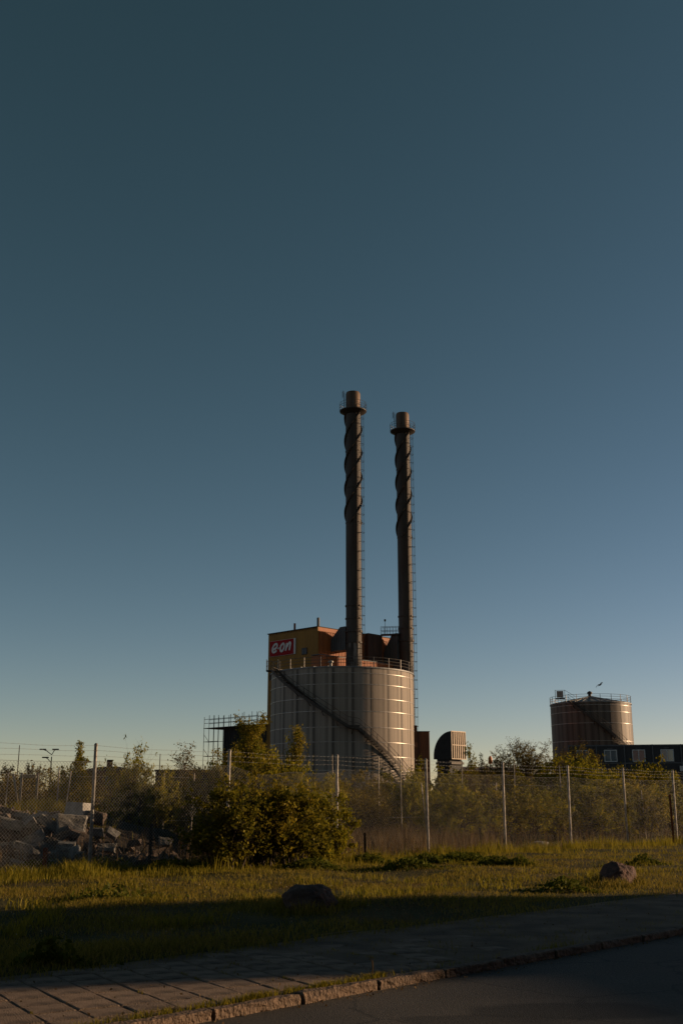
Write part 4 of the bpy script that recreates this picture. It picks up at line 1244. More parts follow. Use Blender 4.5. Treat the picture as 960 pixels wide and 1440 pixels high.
# ------------------------------------------------------------------ plants
def grow(rng, stems, levels, seg_len, leaf_every, out_leaf, out_seg, tropism=0.25, wiggle=0.18, kids=(3, 3, 2), shrink=0.62, spread=0.9, start=0.25):
    def branch(p, d, length, r, lvl):
        n = max(3, int(length / seg_len))
        pos = p.copy()
        step = length / n
        for i in range(n):
            d = d + np.array([rng.normal(0, wiggle), rng.normal(0, wiggle), rng.normal(0, wiggle * 0.7) + tropism * 0.12])
            d = d / np.linalg.norm(d)
            q = pos + d * step
            r0, r1 = r * (1 - 0.75 * i / n), r * (1 - 0.75 * (i + 1) / n)
            out_seg.append((*pos, *q, r0, r1))
            if lvl >= levels - 2 and i >= n * 0.3 or lvl == levels - 1:
                for _ in range(leaf_every if lvl == levels - 1 else max(1, leaf_every // 2)):
                    f = rng.random()
                    out_leaf.append(pos + (q - pos) * f)
            if lvl < levels - 1 and i >= n * start - 0.5:
                kn = kids[min(lvl, len(kids) - 1)]
                m = rng.poisson(kn * 1.0 / 1.5)
                for _ in range(m):
                    ax = rng.normal(0, 1, 3); ax -= d * ax.dot(d); ax /= np.linalg.norm(ax) + 1e-6
                    dd = d * (1 - 0.55 * spread * 0.8) + ax * spread * rng.uniform(0.6, 1.0)
                    dd /= np.linalg.norm(dd)
                    branch(q, dd, length * shrink * rng.uniform(0.6, 1.1) * (1 - 0.45 * i / n), max(r1 * 0.65, 0.0025), lvl + 1)
            pos = q
    for (p, d, l, r) in stems:
        branch(np.array(p, float), np.array(d, float) / np.linalg.norm(d), l, r, 0)
def seg_mesh(name, segs, mat, n=4):
    S = np.array(segs)
    a, b = S[:, 0:3], S[:, 3:6]
    d = b - a
    d /= np.linalg.norm(d, axis=1, keepdims=True) + 1e-9
    ref = np.tile(np.array([[0.31, 0.2, 0.93]]), (len(S), 1))
    par = np.abs((d * ref).sum(1)) > 0.95
    ref[par] = (1, 0, 0)
    x = np.cross(d, ref); x /= np.linalg.norm(x, axis=1, keepdims=True)
    y = np.cross(x, d)
    vs = []
    for e, rr in ((a, S[:, 6]), (b, S[:, 7])):
        for k in range(n):
            t = 2 * math.pi * k / n
            vs.append(e + (x * math.cos(t) + y * math.sin(t)) * rr[:, None])
    V = np.stack(vs, 1).reshape(-1, 3)
    base = np.arange(len(S))[:, None] * (2 * n)
    F = np.concatenate([np.stack([base[:, 0] + k, base[:, 0] + (k + 1) % n, base[:, 0] + n + (k + 1) % n, base[:, 0] + n + k], 1) for k in range(n)])
    me = fast_mesh(name, V, F, mat, 4)
    me.polygons.foreach_set('use_smooth', [True] * len(me.polygons))
    return me
def clumped(rng, lv, n, frac, thr=0.0):
    lv = np.asarray(lv)
    keep = lv[rng.choice(len(lv), max(40, int(len(lv) * frac)), False)]
    # drop whole pockets so that gaps and dark recesses open up
    nzv = np.array([noise.noise((p[0] * 2.6, p[1] * 2.6, p[2] * 2.6 + 5)) for p in keep])
    keep = keep[nzv > thr] if (nzv > thr).sum() > 40 else keep
    return keep[rng.choice(len(keep), n)]
def leaf_mesh(name, rng, pts, L, W, jit, mat, droop=0.0):
    P = np.array(pts)
    n = len(P)
    c = P + rng.normal(0, jit, (n, 3))
    c[:, 2] = np.where(P[:, 2] < 0, P[:, 2], np.maximum(c[:, 2], 0.012))
    a = rng.normal(0, 1, (n, 3)); a[:, 2] -= droop
    a /= np.linalg.norm(a, axis=1, keepdims=True)
    b = np.cross(a, rng.normal(0, 1, (n, 3))); b /= np.linalg.norm(b, axis=1, keepdims=True)
    s = rng.uniform(0.45, 1.35, (n, 1))
    a *= L * s / 2; b *= W * s / 2
    V = np.stack([c - a, c - a * 0.1 + b, c + a, c - a * 0.1 - b], 1).reshape(-1, 3)
    F = np.arange(4 * n).reshape(n, 4)
    return fast_mesh(name, V, F, mat, 4)
def shrub_meshes(seed, h, w, nst, leaf_n, L, W, leaf_mat, bark='bark', levels=3, upright=0.7, wig=0.16, kids=(3, 3, 2), shrink=0.6, start=0.12, jit=0.05):
    rng = np.random.default_rng(seed)
    stems = []
    for k in range(nst):
        a = rng.uniform(0, 2 * math.pi)
        o = rng.uniform(0.1, 1.0)
        tilt = (1 - upright) * o
        l = h * rng.uniform(0.45, 1.12) * (1.05 - 0.30 * o)
        stems.append(((math.cos(a) * o * w * 0.22, math.sin(a) * o * w * 0.22, 0), (math.cos(a) * tilt * 1.3, math.sin(a) * tilt * 1.3, 1), l, 0.012 + 0.007 * h))
    lv, sg_ = [], []
    grow(rng, stems, levels, 0.22 * max(1, h / 3), 2, lv, sg_, kids=kids, wiggle=wig, shrink=shrink, start=start)
    lv = clumped(rng, lv, leaf_n, 0.42)
    return seg_mesh('stems', sg_, M[bark]), leaf_mesh('foliage', rng, lv, L, W, jit, M[leaf_mat])
def place(name, cat, label, group, ms, px, Y, h, w, h0, w0, rz, parts=('stems', 'foliage')):
    r = empty(name, (X_at(px, Y, 1.0), Y, -0.02), rz, label, cat, group)
    for m_, nm in zip(ms, parts):
        link(nm, m_, r, scale=(w / w0, w / w0, h / h0))
    return r

SHR = {
 'wil0': (shrub_meshes(1, 2.6, 2.4, 13, 9000, 0.13, 0.050, 'leaf_willow', upright=0.68, jit=0.07), 2.6, 2.4),
 'wil1': (shrub_meshes(2, 2.6, 2.4, 12, 9000, 0.13, 0.050, 'leaf_willow', upright=0.75, jit=0.07), 2.6, 2.4),
 'wil2': (shrub_meshes(3, 2.6, 2.4, 14, 9000, 0.11, 0.065, 'leaf_birch', upright=0.62, jit=0.07), 2.6, 2.4),
 'dark0': (shrub_meshes(4, 2.2, 2.6, 15, 9000, 0.115, 0.075, 'leaf_dark', upright=0.55, jit=0.07), 2.2, 2.6),
 'dark1': (shrub_meshes(5, 2.2, 2.6, 15, 9000, 0.115, 0.075, 'leaf_dark', upright=0.5, jit=0.07), 2.2, 2.6),
 'brown0': (shrub_meshes(6, 2.6, 2.6, 14, 6000, 0.10, 0.055, 'leaf_brown', upright=0.6, jit=0.07), 2.6, 2.6),
 'brown1': (shrub_meshes(7, 2.6, 2.6, 14, 6000, 0.10, 0.055, 'leaf_brown', upright=0.7, jit=0.07), 2.6, 2.6),
}
def shrub(kind, px, Y, ytop, w, label, group, rz=0.0):
    ms, h0, w0 = SHR[kind]
    return place('shrub', 'shrub', label, group, ms, px, Y, Z_at(ytop, Y) * 0.92, w, h0, w0, rz)
random.seed(5)
G1 = 'shrubs growing behind the right half of fence'
G2 = 'shrubs growing behind the left half of fence'
right_rows = [
 ('wil0', 640, 44.0, 1112, 2.6, 'willow shrub right of the post that stands below air intake'),
 ('wil2', 688, 45.5, 1104, 2.6, 'yellow green shrub just left of the fifth fence post'),
 ('wil1', 738, 46.5, 1106, 2.5, 'willow shrub right of the fifth fence post'),
 ('wil2', 780, 49.0, 1112, 2.4, 'yellowish shrub left of the sixth fence post'),
 ('wil0', 826, 50.0, 1100, 2.7, 'willow shrub right of the sixth fence post'),
 ('dark0', 858, 50.5, 1106, 2.8, 'dark green shrub between sixth and seventh fence posts'),
 ('wil2', 900, 53.0, 1101, 2.7, 'broad leafy shrub behind the seventh fence post'),
 ('wil1', 940, 55.0, 1102, 2.4, 'willow shrub left of the last fence post'),
 ('wil0', 985, 57.0, 1100, 2.6, 'willow shrub cut by right picture edge'),
 ('brown1', 500, 50.0, 1092, 3.2, 'sparse shrub right of third fence post below the tank'),
 ('dark1', 545, 54.0, 1090, 3.4, 'dark shrub below the foot of tank stair'),
 ('wil1', 585, 52.0, 1075, 2.2, 'willow shrub at right foot of the large tank'),
 ('brown0', 520, 45.5, 1110, 2.0, 'low brown shrub in dry grass right of third post'),
 ('dark0', 625, 56.0, 1092, 3.4, 'dark shrub below the air intake hood'),
 ('brown1', 672, 59.0, 1086, 3.2, 'brownish shrub behind inner fence right of air intake'),
 ('wil2', 715, 60.0, 1088, 3.0, 'pale shrub at the foot of rounded brownish tree'),
 ('dark1', 765, 63.0, 1078, 3.6, 'dark shrub under the tall tree by brown tank'),
 ('wil0', 808, 62.0, 1072, 3.0, 'tall willow shrub left of the modular office'),
 ('wil1', 846, 60.0, 1060, 2.8, 'tallest willow shrub, in front of first white window'),
 ('wil2', 885, 62.0, 1076, 3.0, 'leafy shrub below second white window'),
 ('dark0', 925, 64.0, 1080, 3.0, 'dark shrub below third white window'),
 ('wil1', 958, 66.0, 1082, 3.0, 'willow shrub below the right end of modular office'),
]
for k, Y_, yt, w, a, b in [(r[0], r[2], r[3], r[4], r[1], r[5]) for r in right_rows]:
    shrub(k, a, Y_, yt, w, b, G1, random.uniform(0, 6.28))
left_rows = [
 ('brown0', 10, 50, 1090, 3.4, 'brown shrub at far left beyond timber barrier'),
 ('brown1', 62, 52, 1088, 3.4, 'brown shrub right of the timber barrier'),
 ('wil2', 96, 46, 1072, 1.7, 'leafy yellow green shrub at foot of left sapling'),
 ('brown0', 128, 50, 1086, 3.0, 'brown shrub directly behind first fence post'),
 ('wil0', 178, 36.5, 1064, 1.5, 'tall pointed willow shrub right of first fence post'),
 ('wil1', 207, 37.5, 1074, 1.7, 'rounder willow shrub right of pointed one'),
 ('dark1', 240, 48, 1092, 3.2, 'dark shrub below the low warehouse'),
 ('brown1', 292, 42, 1088, 2.6, 'brownish shrub behind left side of big bush'),
 ('dark0', 316, 36, 1085, 1.8, 'dark leafy shrub left of second fence post, behind mesh'),
 ('wil2', 352, 37, 1060, 2.2, 'yellow green shrub behind mesh under tall birch'),
 ('wil0', 392, 36.5, 1066, 2.2, 'bright willow shrub behind mesh left of third post'),
 ('wil1', 438, 38.5, 1084, 2.0, 'low willow shrub behind mesh beside third post'),
 ('wil2', 460, 46, 1088, 2.4, 'shrub at bottom left of tank, behind third post'),
]
for k, px, Y_, yt, w, b in left_rows:
    shrub(k, px, Y_, yt, w, b, G2, random.uniform(0, 6.28))
# big bush in front of the fence
front = [
 (322, 28.2, 1118, 2.0, 21, 'leaf_dark', 'dense left part of big leafy bush in front of fence', 0.3, 0.55),
 (366, 29.0, 1098, 2.0, 24, 'leaf_birch', 'upright middle part of big leafy bush covering second fence post', 2.9, 0.78),
 (404, 29.6, 1112, 2.2, 22, 'leaf_dark', 'broad right part of big leafy bush in front of fence', 1.4, 0.6),
 (446, 31.4, 1136, 1.7, 23, 'leaf_willow', 'right end of big leafy bush touching third fence post', 2.2, 0.55),
]
for px, Y, yt, w, sd_, lm_, lb_, rz, upr in front:
    h = Z_at(yt, Y)
    ms = shrub_meshes(sd_, h, w, 20, 11000, 0.088, 0.056, lm_, levels=3, upright=upr, wig=0.17, jit=0.06)
    place('leafy_bush', 'bush', lb_, 'big leafy bush in front of the fence', ms, px, Y, h, w, h, w, rz)

# trees
def tree_meshes(seed, h, crown_w, leaf_n, L, W, leaf_mat, bark, trunk_r, levels=3, kids=(4, 3, 2), shrink=0.42, spread=0.9, start=0.2, trop=0.25, wig=0.10, lean=(0, 0), jit=0.06, nst=1):
    rng = np.random.default_rng(seed)
    lv, sg_ = [], []
    stems = [((rng.normal(0, .06) * (nst > 1), rng.normal(0, .06) * (nst > 1), 0), (lean[0] + rng.normal(0, .10) * (nst > 1), lean[1] + rng.normal(0, .10) * (nst > 1), 1), h * (1 if k == 0 else rng.uniform(.6, .9)), trunk_r) for k in range(nst)]
    grow(rng, stems, levels, h / 22.0, 2, lv, sg_, kids=kids, wiggle=wig, shrink=shrink, spread=spread, start=start, tropism=trop)
    lv = np.array(lv)
    if len(lv) > leaf_n: lv = lv[rng.choice(len(lv), leaf_n, False)]
    else: lv = np.concatenate([lv, lv[rng.choice(len(lv), leaf_n - len(lv))]])
    # normalise to the wanted height and width
    S = np.array(sg_)
    top = max(S[:, 5].max(), 0.1)
    kz = h / top
    kw = crown_w / max(0.2, np.percentile(np.abs(lv[:, :2]), 96) * 2)
    S[:, [2, 5]] *= kz; S[:, [0, 1, 3, 4]] *= kw
    lv = lv * np.array([kw, kw, kz])
    return seg_mesh('trunk', S, M[bark], 5), leaf_mesh('crown', rng, lv, L, W, jit, M[leaf_mat])
def tree(px, Y, ytop, crown_w, label, name='tree', group=None, **kw):
    h = Z_at(ytop, Y)
    ms = tree_meshes(h=h, crown_w=crown_w, **kw)
    return place(name, 'tree', label, group, ms, px, Y, 1, 1, 1, 1, 0.0, ('trunk', 'crown'))
GB = 'young birches behind the fence'
tree(372, 43, 1000, 2.0, 'tallest young birch, rising left of the large tank', 'birch_tree', GB, seed=41, leaf_n=15000, L=0.075, W=0.05, leaf_mat='leaf_birch', bark='birchbark', trunk_r=0.055, levels=3, kids=(7, 4), shrink=0.34, start=0.10, spread=0.75, trop=0.5, jit=0.09)
tree(406, 45, 1019, 1.15, 'slim young birch in front of the large tank', 'birch_tree', GB, seed=42, leaf_n=5200, L=0.075, W=0.05, leaf_mat='leaf_birch', bark='birchbark', trunk_r=0.04, levels=3, kids=(7, 4), shrink=0.28, start=0.12, spread=0.7, trop=0.6, jit=0.08)
tree(266, 46, 1043, 1.25, 'sparse young birch left of the scaffold', 'birch_tree', GB, seed=43, leaf_n=2000, L=0.08, W=0.05, leaf_mat='leaf_brown', bark='birchbark', trunk_r=0.045, levels=3, kids=(6, 3), shrink=0.34, start=0.25, spread=0.8, trop=0.3, wig=0.12, jit=0.09)
tree(338, 41, 1046, 1.1, 'young birch just right of the second fence post', 'birch_tree', GB, seed=52, leaf_n=5000, L=0.08, W=0.052, leaf_mat='leaf_birch', bark='birchbark', trunk_r=0.035, levels=3, kids=(7, 4), shrink=0.32, start=0.10, spread=0.75, trop=0.5, jit=0.09)
tree(386, 41, 1052, 1.2, 'young birch between the tall one and the slim one', 'birch_tree', GB, seed=53, leaf_n=5500, L=0.08, W=0.052, leaf_mat='leaf_birch', bark='birchbark', trunk_r=0.035, levels=3, kids=(7, 4), shrink=0.34, start=0.10, spread=0.75, trop=0.5, jit=0.09)
tree(316, 44, 1050, 0.9, 'small birch in front of the scaffold tower', 'birch_tree', GB, seed=44, leaf_n=2600, L=0.075, W=0.05, leaf_mat='leaf_birch', bark='birchbark', trunk_r=0.035, levels=3, kids=(4, 3), shrink=0.34, start=0.2, trop=0.5)
tree(97, 46, 1043, 1.35, 'leafy sapling with drooping top at far left', 'sapling_tree', None, seed=45, leaf_n=4200, L=0.09, W=0.05, leaf_mat='leaf_willow', bark='bark', trunk_r=0.045, levels=3, kids=(4, 3), shrink=0.36, start=0.25, wig=0.16, trop=0.2)
def dome_tree(px, Y, ytop, w, label):
    rg = np.random.default_rng(88)
    h = Z_at(ytop, Y)
    segs, lv = [], []
    for k in range(5):
        a = k * 1.26 + rg.uniform(-.3, .3)
        p = np.array([0.1 * math.cos(a), 0.1 * math.sin(a), 0.0])
        q = np.array([0.5 * math.cos(a), 0.5 * math.sin(a), h * 0.42])
        segs.append((*p, *q, 0.11, 0.075))
        for j in range(22):
            th, ph_ = rg.uniform(0, 2 * math.pi), math.acos(rg.uniform(0.02, 1.0))
            rr = rg.uniform(0.80, 1.0) * (1 + 0.10 * math.sin(3 * th + 1))
            e = np.array([math.cos(th) * math.sin(ph_) * w / 2 * rr, math.sin(th) * math.sin(ph_) * w / 2 * rr, h * 0.45 + math.cos(ph_) * h * 0.55 * rr])
            m1 = q * 0.6 + e * 0.4 + np.array([0, 0, 0.25]) + rg.normal(0, .08, 3)
            m2 = q * 0.25 + e * 0.75 + np.array([0, 0, 0.15]) + rg.normal(0, .08, 3)
            for (u, v, r0, r1) in ((q, m1, .04, .025), (m1, m2, .025, .016), (m2, e, .016, .008)):
                segs.append((*u, *v, r0, r1))
            for _ in range(22):
                f = rg.uniform(0.15, 1.0)
                base = m1 * (1 - f) + e * f
                tip = base + rg.normal(0, 0.26, 3) + np.array([0, 0, 0.04])
                segs.append((*base, *tip, .009, .005))
                for _ in range(6): lv.append(base + (tip - base) * rg.uniform(0.3, 1.1))
    ms = (seg_mesh('trunk', segs, M['bark'], 4), leaf_mesh('crown', rg, lv, 0.11, 0.06, 0.06, M['leaf_brown']))
    return place('domed_tree', 'tree', label, None, ms, px, Y, 1, 1, 1, 1, 0.0, ('trunk', 'crown'))
dome_tree(736, 82, 1037, 7.4, 'rounded brownish tree with fine twigs left of brown tank')
tree(792, 76, 1036, 3.6, 'dense brown green tree in front of brown tank', 'leafy_tree', None, seed=47, leaf_n=12000, L=0.11, W=0.06, leaf_mat='leaf_brown', bark='bark', trunk_r=0.13, levels=4, kids=(4, 3, 3), shrink=0.52, start=0.15, spread=0.9, wig=0.14, nst=3)
tree(826, 74, 1055, 3.0, 'lower leafy tree between brown tank and modular office', 'leafy_tree', None, seed=48, leaf_n=9000, L=0.10, W=0.06, leaf_mat='leaf_willow', bark='bark', trunk_r=0.10, levels=3, kids=(5, 4), shrink=0.5, start=0.12, spread=0.9, wig=0.16, nst=4)
tree(671, 86, 1042, 1.3, 'slim sapling right against the air intake', 'sapling_tree', None, seed=49, leaf_n=2400, L=0.11, W=0.06, leaf_mat='leaf_willow', bark='bark', trunk_r=0.05, levels=3, kids=(4, 3), shrink=0.34, start=0.2, wig=0.15)
tree(684, 82, 1058, 1.1, 'thin low sapling right of the air intake', 'sapling_tree', None, seed=50, leaf_n=1200, L=0.10, W=0.05, leaf_mat='leaf_brown', bark='bark', trunk_r=0.04, levels=3, kids=(4, 3), shrink=0.4, start=0.3, wig=0.15)
tree(575, 60, 1060, 1.4, 'thin shrubby sapling at right foot of large tank', 'sapling_tree', None, seed=51, leaf_n=900, L=0.10, W=0.06, leaf_mat='leaf_dark', bark='bark', trunk_r=0.03, levels=3, kids=(3, 2), shrink=0.4, start=0.3, wig=0.16)
far_specs = [(8, 140, 1072, 5.5, 'far tree at the left picture edge'), (32, 145, 1068, 3.6, 'far tree directly behind thin dark pole at left'), (48, 138, 1074, 3.6, 'far tree left of far brown house'), (132, 140, 1076, 3.2, 'far tree left of the small dark house'), (185, 130, 1074, 3.0, 'far tree right of the small dark house')]
FT = tree_meshes(60, 7.0, 5.0, 6000, 0.22, 0.14, 'leaf_brown', 'bark', 0.15, levels=3, kids=(5, 4), shrink=0.5, start=0.2, spread=0.9, wig=0.15, nst=3)
for k, (px, Y, yt, w, lb_) in enumerate(far_specs):
    place('far_tree', 'tree', lb_, 'far trees on the left skyline', FT, px, Y, Z_at(yt, Y), w, 7.0, 5.0, k * 1.3, ('trunk', 'crown'))
# wood that closes the horizon behind everything, read as one mass
rng = np.random.default_rng(77)
n = 60000
Yh = rng.uniform(230, 300, n)
px = rng.uniform(-900, 1900, n)
Xh = (px - 480) / FPX * Yh * CT
Hh = 3.2 + 1.6 * np.sin(px * 0.021) + 1.2 * np.sin(px * 0.067 + 1) + 0.8 * np.sin(px * 0.19)
Zh = rng.random(n) ** 0.8 * np.clip(Hh, 1.5, 8)
tag(link('far_wood', leaf_mesh('far_wood', rng, np.stack([Xh, Yh, Zh], 1), 1.3, 0.9, 0.4, M['leaf_brown'])), 'low brown line of far woodland on the horizon', 'woodland', kind='stuff')

# ------------------------------------------------------------------ grass
rng = np.random.default_rng(5)
def blades(name, pts, hgt, width, lean, mat, segs=2):
    n = len(pts)
    a = rng.uniform(0, 2 * math.pi, n)
    side = np.stack([np.cos(a), np.sin(a), np.zeros(n)], 1) * (width[:, None] / 2)
    b = rng.uniform(0, 2 * math.pi, n)
    ln = np.stack([np.cos(b), np.sin(b), np.zeros(n)], 1) * (lean * hgt)[:, None]
    up = np.zeros((n, 3)); up[:, 2] = hgt
    if segs == 1:
        V = np.stack([pts - side, pts + side, pts + up + ln], 1).reshape(-1, 3)
        F = np.arange(3 * n).reshape(n, 3)
        return fast_mesh(name, V, F, mat, 3)
    mid = pts + up * 0.55 + ln * 0.32
    tip = pts + up * (1 - 0.25 * lean[:, None]) + ln
    V = np.stack([pts - side, pts + side, mid - side * 0.8, mid + side * 0.8, tip], 1).reshape(-1, 3)
    o = (np.arange(n) * 5)[:, None]
    F = np.concatenate([o + np.array([[0, 1, 3]]), o + np.array([[0, 3, 2]]), o + np.array([[2, 3, 4]])])
    return fast_mesh(name, V, F, mat, 3)
def gh(P):
    return np.array([lawn_height(x, y) for x, y in P])
def sample(n, t0, t1, y0=9, y1=60, power=1.0, wid=0.42):
    out = []
    tot = 0
    while tot < n:
        Y = y0 * (y1 / y0) ** rng.random(n * 2) if power == 1.0 else rng.uniform(y0, y1, n * 2)
        X = rng.uniform(-1, 1, n * 2) * (wid * Y + 1.0)
        dx, dy = X - K0.x, Y - K0.y
        t = dx * E2.x + dy * E2.y
        k = (t > t0) & (t < t1)
        out.append(np.stack([X[k], Y[k], t[k]], 1)); tot += int(k.sum())
    return np.concatenate(out)[:n]
def pnoise(P, sc, seed):
    return np.array([noise.noise((x * sc, y * sc, seed)) for x, y in P])
# short lawn
S = sample(150000, PAVE_W - 0.15, 17.5, 9.5, 48)
nz_ = pnoise(S[:, :2], 0.5, 2.0)
edge = np.clip((S[:, 2] - PAVE_W + 0.1) / 1.2, 0.0, 1)
keep = rng.random(len(S)) < (0.62 + 1.4 * nz_) * (0.25 + 0.75 * edge)
S = S[keep]; nz_ = nz_[keep]
P3 = np.concatenate([S[:, :2], gh(S[:, :2])[:, None]], 1)
hh = rng.uniform(0.035, 0.10, len(S)) * (1 + 0.7 * nz_)
tag(link('lawn_grass', blades('lawn_grass', P3, hh, rng.uniform(0.006, 0.013, len(S)), rng.uniform(0.2, 1.0, len(S)), M['grass'])), 'short patchy grass of the verge between pavement and fence', 'grass', kind='stuff')
# tall grass at the fence
S = sample(60000, 13.2, 18.5, 20, 60)
wgt = np.clip(1 - np.abs(S[:, 2] - 15.3) / 2.2, 0.0, 1) * (0.55 + 0.9 * (pnoise(S[:, :2], 0.6, 4.0) + 0.25))
S = S[rng.random(len(S)) < np.clip(wgt, 0.02, 1)]
P3 = np.concatenate([S[:, :2], gh(S[:, :2])[:, None]], 1)
hv = np.clip(0.75 + 1.3 * pnoise(S[:, :2], 0.9, 21.0), 0.3, 1.5)
tag(link('tall_grass', blades('tall_grass', P3, rng.uniform(0.10, 0.42, len(S)) * hv, rng.uniform(0.010, 0.022, len(S)), rng.uniform(0.1, 0.6, len(S)), M['tallgrass'])), 'bright tall grass growing along the foot of the fence', 'grass', kind='stuff')
# straw-coloured blades through the lawn
S = sample(60000, PAVE_W + 0.2, 17.0, 10.5, 48)
nz_ = pnoise(S[:, :2], 0.45, 12.0)
S = S[rng.random(len(S)) < 0.22 + 1.3 * nz_]
P3 = np.concatenate([S[:, :2], gh(S[:, :2])[:, None]], 1)
tag(link('straw_grass', blades('straw_grass', P3, rng.uniform(0.03, 0.09, len(S)), rng.uniform(0.005, 0.010, len(S)), rng.uniform(0.4, 1.4, len(S)), M['drygrass'])), 'straw coloured dead blades through the verge grass', 'grass', kind='stuff')
# green tufts in the lawn
S = sample(34000, 5, 17, 14, 48)
S = S[pnoise(S[:, :2], 0.8, 9.0) > 0.22]
P3 = np.concatenate([S[:, :2], gh(S[:, :2])[:, None]], 1)
tag(link('grass_tufts', blades('grass_tufts', P3, rng.uniform(0.08, 0.24, len(S)), rng.uniform(0.010, 0.02, len(S)), rng.uniform(0.2, 0.8, len(S)), M['tallgrass'])), 'longer green tufts of grass scattered over the verge', 'grass', kind='stuff')
# dry grass behind the fence
S = sample(70000, 15.5, 30, 24, 70, 0)
dens = np.clip(1.15 - 0.16 * np.abs(S[:, 0] - 1.5), 0.12, 1.0)
S = S[rng.random(len(S)) < (0.5 + pnoise(S[:, :2], 0.35, 6.0)) * dens]
P3 = np.concatenate([S[:, :2], gh(S[:, :2])[:, None]], 1)
P3[:, 2] += np.array([rubble_bump(x, y) for x, y in S[:, :2]])
rb = P3[:, 2] > 0.35
kp = ~rb | (rng.random(len(P3)) < 0.05)
P3 = P3[kp]
tag(link('dry_grass', blades('dry_grass', P3, rng.uniform(0.35, 1.05, len(P3)), rng.uniform(0.010, 0.020, len(P3)), rng.uniform(0.1, 0.5, len(P3)), M['drygrass'])), 'dry brown grass standing behind the fence', 'grass', kind='stuff')
# tufts on the rubble heap and dark weeds at the fence foot
def patch(px, py, rad, n, Y=None, h=(0.1, 0.35), z=None):
    if Y is None: x, y = ground_at(px, py)
    else: x, y = X_at(px, Y, 1.2), Y
    q = rng.normal(0, 1, (n, 2)) * np.array([rad, rad * 0.45]) + np.array([x, y])
    zz = gh(q) if z is None else np.array([rubble_bump(a, b) + 0.0 for a, b in q])
    return np.concatenate([q, zz[:, None]], 1), rng.uniform(h[0], h[1], n)
pp = [patch(60, 1135, 0.9, 1400, 34.0, (0.15, 0.45), 1), patch(20, 1140, 0.7, 700, 34.2, (0.15, 0.4), 1), patch(95, 1135, 0.5, 500, 33.8, (0.12, 0.35), 1)]
P3 = np.concatenate([p for p, _ in pp]); hh = np.concatenate([h for _, h in pp])
tag(link('heap_grass', blades('heap_grass', P3, hh, rng.uniform(0.012, 0.022, len(P3)), rng.uniform(0.1, 0.6, len(P3)), M['tallgrass'])), 'tufts of green grass on top of the rubble heap', 'grass', kind='stuff')
wp = []
for px, py, rad, n in ((650, 1212, 0.9, 2600), (600, 1214, 0.6, 1400), (575, 1222, 0.5, 900), (700, 1216, 0.4, 700), (520, 1212, 0.5, 800), (440, 1222, 0.6, 900), (150, 1218, 0.9, 500), (240, 1224, 0.7, 900), (790, 1252, 0.4, 500), (730, 1216, 0.3, 400), (905, 1218, 0.3, 350), (60, 1222, 0.5, 500), (150, 1262, 0.6, 350), (70, 1355, 0.25, 300)):
    p, h = patch(px, py, rad, n)
    p[:, 2] += rng.uniform(0.02, 0.26, n) * np.exp(-((p[:, 0] - p[:, 0].mean()) ** 2) / (rad * rad))
    wp.append(p)
wp = np.concatenate(wp)
tag(link('broad_weeds', leaf_mesh('broad_weeds', rng, wp, 0.09, 0.055, 0.02, M['weed'])), 'dark broad leaved weeds in low clumps along the verge', 'weeds', kind='stuff')
bg_ = []
for px, py, rad in ((405, 1277, 0.16), (432, 1284, 0.30), (460, 1276, 0.16), (846, 1242, 0.14), (870, 1247, 0.28), (893, 1242, 0.14)):
    p, h = patch(px, py, rad, 260, h=(0.08, 0.26)); bg_.append(p)
bg_ = np.concatenate(bg_)
tag(link('boulder_grass', blades('boulder_grass', bg_, rng.uniform(0.08, 0.26, len(bg_)), rng.uniform(0.007, 0.014, len(bg_)), rng.uniform(0.2, 0.8, len(bg_)), M['grass'])), 'longer grass round the foot of the two boulders', 'grass', kind='stuff')
# grass in the kerb joint
cl = []
for s, w, n in ((-3.1, 0.25, 120), (-2.6, 0.35, 260), (-2.0, 0.16, 340), (-1.55, 0.15, 120), (-1.15, 0.13, 300), (-0.75, 0.14, 180), (-0.45, 0.08, 140), (0.5, 0.5, 60), (2.6, 0.3, 120), (-3.6, 0.2, 120)):
    ss = s + rng.normal(0, w, n); tt = KERB_W + 0.03 + np.abs(rng.normal(0, 0.035, n))
    q = np.array([(K0 + E1 * a + E2 * b)[:2] for a, b in zip(ss, tt)])
    cl.append(np.concatenate([q, np.full((n, 1), -0.01)], 1))
cl = np.concatenate(cl)
tag(link('kerb_grass', blades('kerb_grass', cl, rng.uniform(0.025, 0.085, len(cl)), rng.uniform(0.004, 0.008, len(cl)), rng.uniform(0.2, 0.9, len(cl)), M['tallgrass'])), 'small tufts of grass in the joint behind the kerb', 'grass', kind='stuff')
S = sample(16000, 0.2, PAVE_W + 0.6, 8, 26)
sS = (S[:, 0] - K0.x) * E1.x + (S[:, 1] - K0.y) * E1.y
pr = np.clip(0.10 + 0.10 * (sS + 1), 0.0, 0.5) * np.clip(pnoise(S[:, :2], 1.3, 3.0) * 3.0, 0, 1) + np.clip((S[:, 2] - PAVE_W + 0.5) * 0.8, 0, 0.8)
S = S[rng.random(len(S)) < pr]
P3 = np.concatenate([S[:, :2], np.full((len(S), 1), -0.02)], 1)
tag(link('path_grass', blades('path_grass', P3, rng.uniform(0.02, 0.07, len(S)), rng.uniform(0.004, 0.009, len(S)), rng.uniform(0.3, 1.2, len(S)), M['grass'])), 'thin grass creeping over the far edge of the pavement', 'grass', kind='stuff')
x, y = (K0 + E1 * -0.45 + E2 * 0.22)[:2]
o = MB().tube([(0, 0, 0), (0.01, 0, 0.09), (0.004, 0.01, 0.155)], [0.007, 0.007, 0.009], 6).build('plant_stalk', M['drygrass'], loc=(x, y, -0.01))
tag(o, 'single short stalk standing in the grass behind the kerb', 'stalk')
